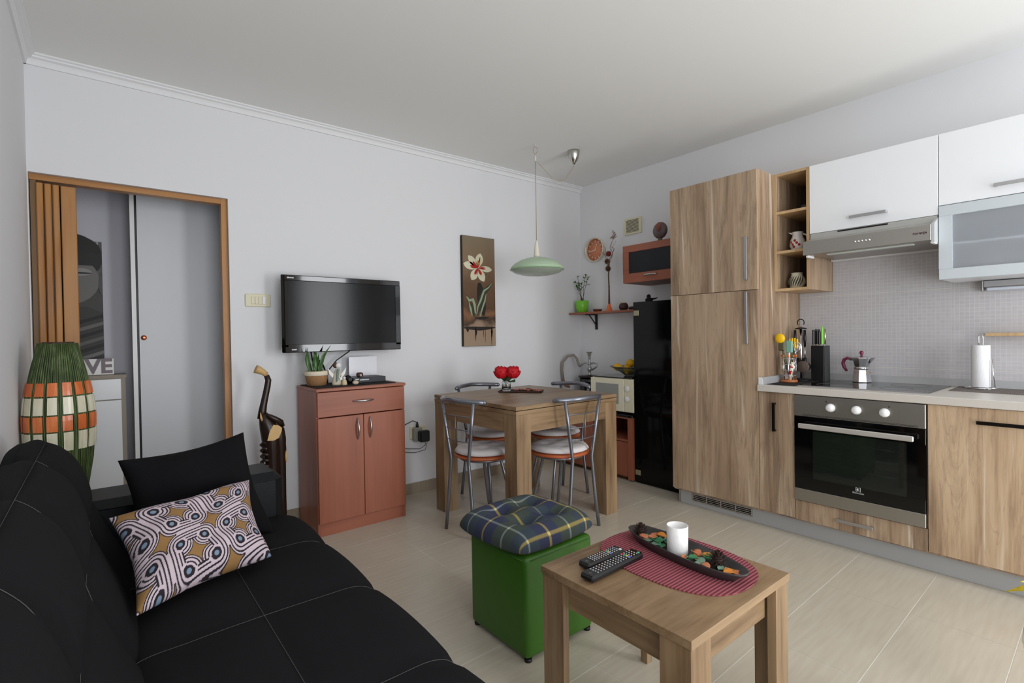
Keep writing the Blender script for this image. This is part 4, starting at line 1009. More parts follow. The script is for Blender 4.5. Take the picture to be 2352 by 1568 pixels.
# ------------------------------------------------------------------ pendant lamp
pl = thing('pendant_lamp', 'pale green glass pendant lamp hanging over the dining table', 'lamp', (-1.112, -.60, 1.70))
X, Y = -1.112, -.60
part('glass_shade', MB().lathe((X,Y,1.668), [(.203,0),(.196,.018),(.165,.048),(.12,.072),(.07,.088),(.02,.094),(.018,.090),(.07,.083),(.12,.066),(.163,.042),(.193,.013),(.201,-.001)], 48), green_glass, pl)
part('green_rim', MB().tube([(X+.203*math.cos(2*PI*k/48), Y+.203*math.sin(2*PI*k/48), 1.668) for k in range(48)], .0025, 6, True), M('deeper green glass', rgb(150,196,140), .2), pl)
part('lower_diffuser', MB().lathe((X,Y,1.662), [(.198,.003),(.17,-.016),(.12,-.030),(.06,-.037),(.0001,-.039),(.0001,-.036),(.06,-.034),(.12,-.027),(.17,-.013)], 48, cap=False), M('pale frosted glass', rgb(222,232,218), .2, trans=.55, ior=1.15), pl)
part('holder_cone', MB().lathe((X,Y,1.762), [(.024,-.004),(.022,.02),(.012,.11),(.007,.125),(.0001,.127)], 20), ivory, pl)
part('socket', MB().cyl((X,Y,1.70), .018, .06, 14), ivory, pl)
part('bulb', MB().ball((X,Y,1.670), .024, 14, 10, sz=1.1), M('clear bulb', rgb(255,240,220), .05, trans=.8), pl)
part('cord', MB().tube([(X,Y,1.888),(X,Y,2.2),(X,Y,2.48)], .003, 6), cord_m, pl)
part('cord_grip', MB().lathe((X,Y,2.478), [(.005,0),(.006,.02),(.005,.05)], 10), ivory, pl)
part('cord_loop', MB().tube([(X,Y,2.528),(X-.012,Y+.008,2.55),(X-.013,Y+.008,2.575),(X,Y,2.592),(X+.013,Y-.008,2.575),(X+.012,Y-.008,2.55),(X+.001,Y,2.528)], .0028, 6), cord_m, pl)
part('ceiling_hook', MB().tube([(X,Y,H),(X,Y,2.594),(X+.004,Y,2.588)], .003, 6), white_pl, pl)
CXp, CYp = -.779, -.677
part('ceiling_cup', MB().lathe((CXp,CYp,H), [(.046,-.001),(.046,-.012),(.040,-.05),(.026,-.08),(.014,-.095),(.008,-.105),(.0001,-.106)], 28), M('satin nickel', rgb(190,188,180), .25, 1), pl)
pts = []
for k in range(17):
    t = k/16; q = Vector((X,Y,2.48)).lerp(Vector((CXp,CYp,2.49)), t); q.z -= .13*math.sin(PI*t**1.35)**1.0; pts.append(q)
part('swag_cord', MB().tube(pts, .003, 6), cord_m, pl)

# ------------------------------------------------------------------ far kitchen wall: clock, vent, shelf, cupboard
cl = thing('wall_clock', 'round wall clock with copper face and pale rim', 'clock', (0, -.203, 1.865))
CY_, CZ_ = -.203, 1.974
part('rim', MB().lathe((0,CY_,CZ_), [(.112,-.001),(.113,-.035),(.108,-.038),(.104,-.034),(.103,-.012)], 48, 'x', cap=False), M('champagne rim', rgb(226,218,200), .3, .3), cl)
part('face', MB().lathe((0,CY_,CZ_), [(.0001,-.012),(.104,-.012),(.104,-.002),(.0001,-.002)], 48, 'x', cap=False), M('copper face', rgb(214,134,96), .45, .1), cl)
for k in range(12):
    a = PI*k/6; mb = MB().box(-.0022,.0022,.068,.090,0,.0015); mb.xf(face_kitchen(-.0125, CY_, CZ_) @ Matrix.Rotation(a,4,'Z')); part('hour_mark', mb, white_pl, cl)
for a, ln, wd_ in ((-.40,.058,.0025),(1.75,.078,.0018)):
    mb = MB().box(-wd_,wd_,-.012,ln,0,.0015); mb.xf(face_kitchen(-.016, CY_, CZ_) @ Matrix.Rotation(a,4,'Z')); part('hand', mb, white_pl, cl)
part('hub', MB().lathe((0,CY_,CZ_), [(.0001,-.019),(.004,-.019),(.004,-.012)], 12, 'x'), white_pl, cl)
vt = thing('vent_grille', 'square cream ventilation grille on the kitchen wall', 'vent', (0, -.638, 2.05))
part('frame', MB().box(-.014, 0, -.730, -.547, 2.053, 2.070, .002).box(-.014, 0, -.730, -.547, 2.178, 2.196, .002).box(-.014, 0, -.730, -.704, 2.07, 2.178).box(-.014, 0, -.565, -.547, 2.07, 2.178), cream_pl, vt)
part('dark_back', MB().box(-.003, -.0005, -.704, -.565, 2.07, 2.178), M('vent green grey', rgb(62,66,50), .8), vt)
for k in range(10): part('slat', MB().box(-.013, -.005, -.704, -.565, 2.0735+.0105*k, 2.078+.0105*k), cream_pl, vt)
sh = thing('wall_shelf', 'narrow cherry wall shelf on black brackets under the clock', 'shelf', (-.09, -.4, 1.36))
part('board', MB().box(-.185, -.003, -.885, -.012, 1.364, 1.382, .002), cherry_y, sh)
for y_ in (-.20,-.80):
    part('bracket', MB().box(-.150,-.002,y_-.012,y_+.012,1.355,1.3635).box(-.012,-.002,y_-.012,y_+.012,1.22,1.356).prism([(-.10,1.356),(-.014,1.27),(-.014,1.262),(-.108,1.356)], y_-.006, y_+.006, 'y'), black_pl, sh)
zs = 1.3825
gp = thing('potted_sapling', 'leafy houseplant in a lime green pot on the wall shelf', 'plant', (-.10, -.105, zs))
q_ = (-.10,-.105)
part('pot', MB().lathe((*q_,zs), [(.045,0),(.050,.004),(.060,.06),(.064,.112),(.061,.113),(.057,.06),(.0001,.055)], 32), lime_m, gp)
part('soil', MB().lathe((*q_,zs), [(.0001,.100),(.0595,.098)], 20), M('potting soil', rgb(52,36,26), .95), gp)
rs = random.Random(21)
for k in range(6):
    b_ = Vector((q_[0]+rs.uniform(-.02,.02), q_[1]+rs.uniform(-.03,.02), zs+.1)); tp = Vector((q_[0]+rs.uniform(-.05,.04), q_[1]+rs.uniform(-.06,.085), zs+rs.uniform(.24,.385)))
    mid_ = b_.lerp(tp,.55)+Vector((rs.uniform(-.01,.01),rs.uniform(-.01,.01),0))
    st = part('stem', MB().tube([b_, mid_, tp], [.0028,.002,.0014], 6), stem_m, gp)
    for j in range(6):
        o_ = mid_.lerp(tp, rs.uniform(.15,1)) if j else tp; e_ = o_+Vector((rs.uniform(-.03,.03), rs.uniform(-.036,.036), rs.uniform(-.008,.026)))
        blade(o_, e_, .020, rs.uniform(0,3), leaf_m, gp, 'leaf', .002)
single('wooden_dish', MB().lathe((-.085,-.285,zs), [(.020,0),(.038,.008),(.044,.022),(.040,.026),(.020,.024),(.0001,.023)], 24), M('red brown wood', rgb(112,60,44), .4, noise=.2), 'small red brown wooden dish beside the lime green pot', 'dish')
ds = thing('dried_branch_vase', 'slender orange-footed stem vase with dried balls and curly twigs', 'vase', (-.085, -.425, zs))
v_ = (-.085,-.425)
part('foot', MB().lathe((*v_,zs), [(.036,0),(.036,.006),(.028,.010),(.020,.035),(.013,.062),(.010,.066)], 24), M('orange glass', rgb(226,112,60), .25), ds)
part('neck', MB().lathe((*v_,zs+.064), [(.010,0),(.008,.15),(.009,.165)], 16), M('smoky brown glass', rgb(120,92,84), .2, noise=.1), ds)
part('stem', MB().tube([(*v_,zs+.22),(v_[0],v_[1]+.004,zs+.32),(v_[0],v_[1]-.004,zs+.44)], .006, 8), stem_m, ds)
spiky = M('dried brown ball', rgb(84,50,30), .8, noise=.4, nscale=90); spr = M('dried red ball', rgb(118,34,20), .7, noise=.3, nscale=90)
for z_, dy, m_ in ((zs+.385,.004,spiky),(zs+.45,.012,spiky),(zs+.518,-.004,spr)):
    mb = MB().ball((v_[0]-.004, v_[1]+dy, z_), .022, 12, 8); c_ = Vector((v_[0]-.004, v_[1]+dy, z_))
    for i in range(70):
        th_ = math.acos(1-2*(i+.5)/70); ph_ = i*2.39996; d = Vector((math.sin(th_)*math.cos(ph_), math.sin(th_)*math.sin(ph_), math.cos(th_)))
        s_ = d.orthogonal().normalized()*.0025; t2 = d.cross(s_).normalized()*.0025
        mb.add([c_+d*.019+s_, c_+d*.019-s_*.5+t2, c_+d*.019-s_*.5-t2, c_+d*.031], [(0,1,3),(1,2,3),(2,0,3)])
    part('dried_ball', mb, m_, ds)
twig = M('pale dried twig', rgb(150,118,104), .8)
rs = random.Random(3)
for k in range(9):
    p_ = Vector((v_[0]-.01, v_[1], zs+.40)); pts = [p_]; a = rs.uniform(-1.2,1.2)
    tgt = Vector((0, -.07 if k < 6 else .10, .30 if k < 6 else .26))
    for j in range(14):
        t = (j+1)/14; pts.append(Vector((p_.x+.02*math.sin(4*t+a), p_.y+tgt.y*t**1.4+.028*t*math.sin(9*t+a*3), p_.z+tgt.z*t*(.65+.06*k/2 if k<6 else .9)+.02*t*math.cos(11*t+a*2))))
    part('twig', MB().tube(pts, [.0017]*10+[.0012]*5, 5), twig, ds)
for k in range(7):
    c_ = Vector((v_[0]-.012, v_[1]-.055-rs.uniform(0,.035), zs+.60+rs.uniform(0,.10)))
    part('curl', MB().tube([c_+Vector((.012*math.cos(a_), .020*math.cos(a_+k), .016*math.sin(a_+.6*k))) for a_ in [j*.55 for j in range(9)]], .0026, 5), twig, ds)
bt = thing('round_clay_pot', 'round maroon clay pot with yellow rim on the right end of the wall shelf', 'pot', (-.10, -.600, zs))
part('body', MB().lathe((-.10,-.60,zs), [(.024,0),(.038,.014),(.042,.034),(.034,.056),(.024,.062),(.022,.058)], 28), brown_m, bt)
part('rim', MB().tube([(-.10+.025*math.cos(2*PI*k/20), -.60+.025*math.sin(2*PI*k/20), zs+.063) for k in range(20)], .003, 6, True), M('ochre glaze', rgb(180,150,70), .4), bt)
single('dark_stone', MB().ball((-.10,-.69,zs+.0155), .022, 14, 8, sx=1, sy=1.7, sz=.7), M('dark maroon stone', rgb(52,30,30), .4), 'flat dark stone right of the round clay pot', 'stone')

# cherry wall cupboard with glass door
wc = thing('glass_cupboard', 'cherry wall cupboard with dark glass flap door beside the tall oak cabinet', 'cabinet', (-.17, -1.1, 1.585))
y1, y2, z1_, z2_, xf_ = -.80, -1.404, 1.585, 1.885, -.335
part('top_board', MB().box(xf_, -.002, y2, y1, z2_-.018, z2_), cherry_y, wc)
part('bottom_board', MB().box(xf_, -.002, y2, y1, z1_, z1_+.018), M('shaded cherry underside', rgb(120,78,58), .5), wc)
part('side_panel', MB().box(xf_, -.002, y1-.018, y1, z1_+.018, z2_-.018), cherry_z, wc)
part('side_panel', MB().box(xf_, -.002, y2, y2+.018, z1_+.018, z2_-.018), cherry_z, wc)
part('back_board', MB().box(-.012, -.003, y2+.018, y1-.018, z1_+.018, z2_-.018), M('dark back board', rgb(70,60,62), .8), wc)
dq = part('door', MB().box(xf_-.019, xf_-.001, y2+.001, y1, z1_, z1_+.075, .002).box(xf_-.019, xf_-.001, y2+.001, y1, z2_-.055, z2_, .002).box(xf_-.019, xf_-.001, y1-.058, y1, z1_+.075, z2_-.055).box(xf_-.019, xf_-.001, y2+.001, y2+.058, z1_+.075, z2_-.055), cherry_y, wc)
part('glass_pane', MB().box(xf_-.012, xf_-.007, y2+.055, y1-.055, z1_+.07, z2_-.05), M('smoked glass', rgb(66,70,80), .22, trans=.75, ior=1.3), dq)
h = part('handle', bow(MB(), (xf_-.019, -1.13, z1_+.050), (xf_-.019, -1.0, z1_+.050), (-.024,0,0)), alu, dq); h['label'] = 'silver bow handle'
for k in range(5):
    x_, y_ = -.20+.03*(k % 2), -.90-.09*k; g_ = thing('drinking_glass', 'pale drinking glass standing inside the cherry glass cupboard', 'glass', (x_, y_, z1_+.019), 0, 'glasses in the cherry cupboard')
    part('bowl', MB().lathe((x_,y_,z1_+.019), [(.020,0),(.028,.02),(.030,.085),(.028,.085),(.026,.02),(.0001,.006)], 16), M('milky glass', rgb(214,222,226), .3), g_)
# ornament on the cupboard: disc vase
ov = thing('shell_vase', 'round flat glass vase of shells on a stone foot on top of the cherry cupboard', 'vase', (-.19, -1.045, z2_+.0005))
a_ = (-.19,-1.045)
part('foot', MB().lathe((*a_,z2_+.001), [(.045,0),(.046,.012),(.034,.026),(.018,.034),(.016,.05)], 16, sy=1), M('grey green stone', rgb(98,96,76), .7, noise=.3, nscale=50), ov)
part('disc', MB().lathe((a_[0], a_[1], z2_+.11), [(.0001,-.022),(.05,-.020),(.064,-.008),(.066,0),(.064,.008),(.05,.020),(.0001,.022)], 32, 'x'), M('smoky mauve glass', rgb(120,100,104), .15, trans=.3), ov)
part('shell', MB().ball((a_[0]-.012, a_[1], z2_+.135), .036, 14, 10, sx=.7, sy=.75, sz=1.1), M('pink brown shell', rgb(140,84,74), .5, noise=.4, nscale=40), ov)
# small items between the black cabinet and the cupboard
bk = thing('black_display_cabinet', 'tall black gloss glass-door cabinet left of the tall oak cabinet', 'cabinet', (-.2, -1.17, 0))
yb0, yb1, zb_ = -.935, -1.404, 1.424
part('side_panel', MB().box(-.385, -.004, yb0-.018, yb0, 0, zb_), black_pl, bk)
part('side_panel', MB().box(-.385, -.004, yb1, yb1+.018, 0, zb_), black_pl, bk)
part('top_board', MB().box(-.387, -.004, yb1+.018, yb0-.018, zb_-.018, zb_), black_gl, bk)
part('bottom_board', MB().box(-.385, -.004, yb1+.018, yb0-.018, .0, .06), black_pl, bk)
part('back_board', MB().box(-.012, -.004, yb1+.018, yb0-.018, .06, zb_-.018), black_pl, bk)
dq = part('glass_door', MB().box(-.400, -.392, yb1+.001, yb0, .012, zb_), M('black glass', rgb(8,9,10), .06, spec=.3), bk)
for z_ in (1.338, .085):
    q = part('hinge_plate', MB().box(-.4035, -.4005, yb0-.052, yb0-.004, z_-.020, z_+.020, .001), M('satin beige metal', rgb(176,168,140), .4, .6), dq)
    q['label'] = 'small square metal hinge plate'
kf = thing('black_figurine', 'small black rounded figurine on the left corner of the black cabinet', 'figurine', (-.20, -.985, zb_))
part('base', MB().ball((-.25,-.975,zb_+.021), .022, 14, 9, sx=1.2, sy=1.5, sz=.95), black_mat, kf)
part('head', MB().ball((-.25,-.972,zb_+.050), .017, 12, 8), black_mat, kf)
part('tail', MB().tube([(-.25,-1.0,zb_+.026),(-.25,-1.03,zb_+.028),(-.25,-1.055,zb_+.034)], [.010,.006,.003], 8), black_mat, kf)
gb = thing('gold_gift_box', 'white box with a gold bow on the black cabinet under the cupboard', 'box', (-.14, -1.16, zb_))
part('box', MB().box(-.19, -.05, -1.33, -1.13, zb_+.001, zb_+.065, .003), M('white marbled card', rgb(220,218,214), .5, noise=.06, nscale=12), gb)
part('bow', MB().ball((-.13,-1.175,zb_+.082), .016, 10, 7, sy=1.3).ball((-.13,-1.215,zb_+.082), .016, 10, 7, sy=1.3).ball((-.13,-1.195,zb_+.08), .010, 8, 6), M('gold foil', rgb(150,124,60), .35, .7), gb)

# low cherry cabinet under the microwave
lc = thing('low_cherry_cabinet', 'low cherry cabinet with open niche under the microwave', 'cabinet', (-.21, -.55, 0))
xf2, ya, yb, zt2 = -.418, -.025, -.924, .496
part('side_panel', MB().box(xf2, -.013, yb, yb+.045, .012, zt2), cherry_z, lc)
part('side_panel', MB().box(xf2, -.013, ya-.02, ya, .012, zt2), cherry_z, lc)
part('side_panel', MB().box(xf2+.01, -.013, -.52, -.50, .05, zt2-.02), cherry_z, lc)
part('top_board', MB().box(xf2, -.013, yb, ya, zt2, zt2+.014), cherry_y, lc)
part('bottom_board', MB().box(xf2+.01, -.013, yb+.045, ya-.02, .03, .05), cherry_y, lc)
part('niche_shelf', MB().box(xf2+.012, -.013, yb+.045, -.52, .31, .328), cherry_y, lc)
part('back_board', MB().box(-.02, -.013, yb+.045, ya-.02, .05, zt2), cherry_z, lc)
part('door', MB().box(xf2+.006, xf2+.022, yb+.047, -.522, .035, .305, .002), cherry_z, lc)
part('door', MB().box(xf2+.004, xf2+.02, -.498, ya-.022, .035, zt2-.004, .002), cherry_z, lc)
part('kickboard', MB().box(xf2+.03, xf2+.045, yb+.045, ya-.02, 0, .03), door_dark, lc)
single('black_glass_slab', MB().box(-.43, -.02, -.935, -.03, zt2+.0145, zt2+.034, .002), black_gl, 'black glass slab on the low cherry cabinet', 'slab')
zm = zt2+.0345
mw = thing('microwave', 'cream microwave oven with grey window on the low cherry cabinet', 'microwave', (-.23, -.70, zm))
ym0, ym1, zm0, zm1 = -.475, -.926, zm+.012, .812
part('housing', MB().box(-.385, -.07, ym1, ym0, zm0, zm1, .006), cream_pl, mw)
part('door', MB().box(-.400, -.3855, -.832, ym0+.001, zm0+.004, zm1-.003, .004), M('ivory plastic', rgb(232,226,200), .35), mw)
part('window', MB().box(-.4025, -.4003, -.778, -.535, .606, .768, .001), M('grey microwave window', rgb(150,152,148), .3), mw)
part('control_panel', MB().box(-.400, -.3855, ym1+.001, -.834, zm0+.004, zm1-.003, .004), cream_pl, mw)
for z_ in (.735, .652):
    k_ = part('knob', MB().lathe((-.400,-.868,z_), [(.024,-.0005),(.023,-.010),(.018,-.014),(.0001,-.014)], 24, 'x'), white_pl, mw)
part('dial_mark', MB().box(-.4155,-.4142,-.8665,-.8695,.735,.756), cream_pl, mw)
for y_ in (-.50,-.90):
    for x_ in (-.36,-.10): part('foot', MB().cyl((x_,y_,zm), .012, .013, 10), black_pl, mw)
single('black_tray', MB().box(-.385, -.06, -.90, -.50, zm1+.0005, zm1+.010, .003), black_gl, 'thin black tray on top of the microwave', 'tray')
zf = zm1+.0105
fb = thing('fruit_bowl', 'wide clear glass bowl of yellow fruit on the microwave', 'bowl', (-.22, -.72, zf))
fc_ = (-.20,-.745)
part('bowl', MB().lathe((*fc_,zf), [(.05,0),(.055,.004),(.06,.010),(.10,.035),(.15,.062),(.19,.078),(.188,.081),(.148,.066),(.098,.040),(.055,.015),(.0001,.012)], 36, sx=.8), M('tinted clear glass', rgb(200,206,196), .06, trans=.9), fb)
def lemon(x_, y_, z_, r_, m_, nm, label, cat_, grp=None, st=1.25):
    t_ = thing(nm, label, cat_, (x_, y_, z_-r_), 0, grp)
    part('fruit', MB().lathe((x_,y_,z_), [(.0001,-r_*st),(r_*.25,-r_*st*.94),(r_*.75,-r_*.72),(r_,0),(r_*.75,r_*.72),(r_*.25,r_*st*.94),(.0001,r_*st)], 18, 'y'), m_, t_)
    part('stem_end', MB().ball((x_,y_+r_*st,z_), r_*.10, 8, 6), stem_m, t_)
lemon(-.24,-.640,zf+.070,.034,yellow_m,'lemon','yellow lemon at the left of the glass bowl','fruit',None,1.5)
lemon(-.25,-.755,zf+.052,.036,yellow_m,'lemon','yellow lemon low in the middle of the glass bowl','fruit')
lemon(-.20,-.745,zf+.106,.036,yellow_m,'lemon','yellow lemon on top of the fruit pile','fruit')
lemon(-.15,-.68,zf+.066,.034,yellow_m,'lemon','yellow lemon at the back left of the glass bowl','fruit')
lemon(-.22,-.845,zf+.076,.036,orange_m,'orange','orange at the right of the glass bowl','fruit',None,1.0)
lemon(-.13,-.82,zf+.084,.034,M('green yellow skin', rgb(190,180,60), .5, noise=.1),'lemon','greenish lemon at the back right of the glass bowl','fruit')
# hookah on a black barrel
zk = zm
bl = thing('black_barrel', 'round black lidded pot left of the microwave', 'pot', (-.17, -.235, zk))
b_ = (-.15,-.235)
part('body', MB().lathe((*b_,zk), [(.085,0),(.095,.01),(.098,.21),(.094,.25)], 32), black_gl, bl)
part('lid', MB().lathe((*b_,zk+.25), [(.104,0),(.106,.006),(.102,.014),(.0001,.018)], 32), M('dark brown lid', rgb(40,26,24), .3), bl)
zh = zk+.2685
hk = thing('hookah', 'silver hookah head with beige hose on the black pot', 'hookah', (*b_, zh))
sil = M('tarnished silver', rgb(170,170,170), .3, .6)
part('stem', MB().lathe((*b_,zh), [(.022,0),(.014,.01),(.012,.03),(.018,.04),(.026,.055),(.018,.075),(.010,.085),(.012,.10),(.018,.106),(.010,.115),(.011,.16),(.015,.165),(.012,.172)], 20), sil, hk)
part('cup', MB().lathe((*b_,zh+.17), [(.010,0),(.016,.015),(.018,.034),(.028,.040),(.030,.043),(.0001,.043)], 20), M('grey clay', rgb(140,136,124), .6), hk)
part('side_arm', MB().tube([(b_[0],b_[1],zh+.105),(b_[0]-.02,b_[1]+.04,zh+.112),(b_[0]-.03,b_[1]+.065,zh+.10),(b_[0]-.035,b_[1]+.085,zh+.082)], .009, 10), sil, hk)
part('side_arm', MB().tube([(b_[0],b_[1],zh+.105),(b_[0]+.01,b_[1]-.05,zh+.112),(b_[0]+.015,b_[1]-.085,zh+.105),(b_[0]+.012,b_[1]-.075,zh+.078),(b_[0]+.005,b_[1]-.03,zh+.05)], .008, 10), sil, hk)
part('hose', MB().tube([(b_[0]-.035,b_[1]+.085,zh+.08),(b_[0]-.04,b_[1]+.10,zh+.10),(b_[0]-.05,b_[1]+.115,zh+.155),(b_[0]-.07,b_[1]+.135,zh+.185),(b_[0]-.12,b_[1]+.165,zh+.175),(b_[0]-.16,b_[1]+.19,zh+.12),(b_[0]-.165,b_[1]+.195,zh+.05),(b_[0]-.155,b_[1]+.19,zh-.04)], [.017,.013,.012,.012,.012,.012,.012,.011], 10), M('striped beige hose', rgb(150,138,128), .6, noise=.3, nscale=60), hk)
part('tassel', MB().tube([(b_[0]-.155,b_[1]+.19,zh-.04),(b_[0]-.15,b_[1]+.18,zh-.08),(b_[0]-.135,b_[1]+.165,zh-.10),(b_[0]-.11,b_[1]+.15,zh-.115)], [.010,.014,.016,.010], 8), M('rust tassel', rgb(140,92,74), .8, noise=.5, nscale=120), hk)
# ------------------------------------------------------------------ fitted kitchen
FX = -.600; ZB = .111; ZT = 2.156; YA, YB, YC, YD, YE = -1.408, -2.008, -2.212, -2.812, -3.612
G = .0015
def bar_handle(parent, x, y0, y1, z0, z1, mat=None, lab='silver bar handle'):
    """flat bar on two posts; horizontal if z0==z1"""
    t = .008
    if z0 == z1: mb = MB().box(x-.028, x-.020, y0, y1, z0-t, z0+t, .001).box(x-.0205, x, y0, y0+.010*(1 if y1>y0 else -1), z0-.005, z0+.005).box(x-.0205, x, y1, y1-.010*(1 if y1>y0 else -1), z0-.005, z0+.005)
    else: mb = MB().box(x-.028, x-.020, y0-t, y0+t, z0, z1, .001).box(x-.0205, x, y0-.005, y0+.005, z0, z0+.010).box(x-.0205, x, y0-.005, y0+.005, z1-.010, z1)
    h = part('handle', mb, mat or alu, parent); h['label'] = lab; return h
tc_ = thing('tall_oak_cabinet', 'tall aged oak kitchen cabinet with two doors beside the black glass cabinet', 'cabinet', (-.3, -1.708, 0))
part('side_panel', MB().box(-.581, -.002, YB, YB+.018, .098, ZT), kwood_b, tc_)
part('side_panel', MB().box(-.581, -.002, YA-.018, YA, .098, ZT), kwood_b, tc_)
part('front_edge_band', MB().box(-.5835, -.5812, YB, YB+.018, .098, ZT), kedge, tc_)
part('top_board', MB().box(-.581, -.002, YB+.018, YA-.018, ZT-.018, ZT), kwood_b, tc_)
part('back_board', MB().box(-.010, -.003, YB+.018, YA-.018, .1, ZT-.018), white_lac, tc_)
part('bottom_board', MB().box(-.581, -.010, YB+.018, YA-.018, .098, .116), kwood_b, tc_)
d = part('door', MB().box(FX, FX+.018, YB+G, YA-G, 1.4345, ZT, .001), kwood, tc_); d['label'] = 'upper oak door'
bar_handle(d, FX, -1.947, -1.947, 1.495, 1.757)
d = part('door', MB().box(FX, FX+.018, YB+G, YA-G, ZB, 1.4315, .001), kwood_b, tc_); d['label'] = 'lower oak door'
bar_handle(d, FX, -1.947, -1.947, 1.107, 1.422)
def base_unit(name, label, y0, y1):
    t_ = thing(name, label, 'cabinet', (-.3, (y0+y1)/2, 0))
    part('side_panel', MB().box(-.581, -.002, y0-.018, y0-.0005, .098, .822), kwood, t_)
    part('side_panel', MB().box(-.581, -.002, y1+.0005, y1+.018, .098, .822), kwood, t_)
    part('bottom_board', MB().box(-.581, -.002, y1+.018, y0-.018, .098, .116), kwood, t_)
    part('back_board', MB().box(-.010, -.003, y1+.018, y0-.018, .116, .822), white_lac, t_)
    return t_
dark_reflection = M('bar handle with dark reflection in colour', rgb(30,26,24), .25, .6)  # aluminium like the other bars; a dark reflection is put into the base colour
nb = base_unit('narrow_base_cabinet', 'narrow aged oak base cabinet between tall cabinet and oven', YB, YC)
d = part('door', MB().box(FX, FX+.018, YC+G, YB-G, ZB, .820, .001), wood('aged oak narrow door', KW, 2, 26, 6, .05, .5, 2.2, .12, off=(9.1,2.2,4.4), pale=rgb(216,204,186)), nb)
bar_handle(d, FX, -2.104, -2.104, .595, .762, dark_reflection, 'bar handle with dark reflection in colour')
oh = base_unit('oven_housing_cabinet', 'aged oak housing cabinet with low drawer under the built-in oven', YC, YD)
d = part('drawer', MB().box(FX, FX+.018, YD+G, YC-G, ZB-.004, .2185, .001), wood('aged oak drawer front', KW, 2, 26, 6, .05, .5, 0, .12, off=(1.1,8.2,2.4), pale=rgb(216,204,186)), oh)
bar_handle(d, FX, -2.425, -2.593, .163, .163)
ou = base_unit('oak_base_cabinet', 'wide aged oak base cabinet right of the oven', YD, YE)
d = part('door', MB().box(FX, FX+.018, YE+G, YD-G, ZB, .820, .001), wood('aged oak wide door', [rgb(126,102,80), rgb(166,138,110), rgb(192,163,132), rgb(206,179,148), rgb(194,163,130)], 2, 26, 5, .07, .5, 2.5, .12, off=(5.1,3.2,7.4), pale=rgb(222,208,186)), ou)
bar_handle(d, FX, -2.990, -3.20, .757, .757, dark_reflection, 'bar handle with dark reflection in colour')
# oven
ov = thing('built_in_oven', 'built-in oven with steel control panel and black glass door', 'oven', (-.3, -2.512, .22))
oy0, oy1 = YC-.004, YD+.004
part('control_panel', MB().box(-.618, -.582, oy1, oy0, .702, .819, .002), steel, ov)
part('lower_trim', MB().box(-.618, -.590, oy1, oy0, .225, .292, .002), steel, ov)
dq = part('glass_door', MB().box(-.617, -.595, oy1, oy0, .624, .700, .001).box(-.617, -.595, oy1, oy0, .294, .360, .001).box(-.617, -.595, oy1, -2.735, .360, .624).box(-.617, -.595, -2.312, oy0, .360, .624), M('black oven glass', rgb(7,7,8), .05), ov)
part('door_window', MB().box(-.6165, -.6125, -2.735, -2.312, .360, .624), M('tinted oven glass', rgb(92,100,94), .03, trans=.9, ior=1.45), dq)
part('handle', MB().box(-.668, -.655, -2.772, -2.254, .641, .668, .004).box(-.6555, -.617, -2.30, -2.285, .648, .661).box(-.6555, -.617, -2.742, -2.727, .648, .661), M('satin steel handle', rgb(206,202,196), .45, .6), dq)
cav = M('oven enamel', rgb(60,66,58), .35)
part('cavity', MB().box(-.590, -.2, -2.745, -2.735, .34, .64).box(-.590, -.2, -2.312, -2.302, .34, .64).box(-.590, -.2, -2.735, -2.312, .34, .36).box(-.590, -.2, -2.735, -2.312, .624, .64).box(-.2, -.19, -2.745, -2.302, .34, .64), cav, ov)
part('outer_casing', MB().box(-.581, -.05, YD+.020, -2.75, .225, .80).box(-.581, -.05, -2.298, YC-.020, .225, .80).box(-.581, -.05, -2.75, -2.298, .66, .80), dark_in, ov)
for z_ in (.43, .50, .565):
    mb = MB(); 
    for k in range(3): mb.tube([(-.575+.17*k,-2.73,z_),(-.575+.17*k,-2.315,z_)], .003, 6)
    for k in range(12): mb.tube([(-.575,-2.335-.034*k,z_),(-.22,-2.335-.034*k,z_)], .0018, 5)
    part('wire_rack', mb, chrome, ov)
for y_ in (-2.402, -2.523, -2.645):
    k_ = part('knob', MB().lathe((-.618,y_,.763), [(.0225,-.0005),(.0225,-.004),(.018,-.006),(.0175,-.022),(.015,-.026),(.0001,-.026)], 26, 'x'), white_pl, ov); k_['label'] = 'white round control knob'
for y_ in (-2.381, -2.664): part('indicator', MB().lathe((-.618,y_,.794), [(.0035,-.0003),(.003,-.002),(.0001,-.002)], 10, 'x'), black_pl, ov)
part('vent_slot', MB().box(-.6185, -.6178, -2.78, -2.26, .7075, .7095).box(-.6185, -.6178, -2.78, -2.26, .7125, .714), dark_in, ov)
emb = M('printed white', rgb(200,204,204), .5)
def on_kitchen(mb, x, y, z): return mb.xf(face_kitchen(x, y, z))
mb = MB()
for a in ((-.011,-.009,-.009,.009),(.009,.011,-.009,.009),(-.011,-.003,.009,.011),(.003,.011,.009,.011),(-.011,-.003,-.011,-.009),(.003,.011,-.011,-.009)): mb.box(a[0],a[1],a[2],a[3],0,.0006)
mb.prism(arc(0,0,.007,PI/2,1.5*PI,10), 0, .0006)
mb.box(-.0005,.0012,-.007,.007,.0,.0006)
mb.box(-.001,.007,-.0008,.0008,0,.0006)
part('emblem', on_kitchen(mb, -.6172, -2.528, .348), emb, dq)
part('lettering', on_kitchen(text_mb('Electrolux', .0125, .0003), -.6173, -2.528, .330), emb, dq)
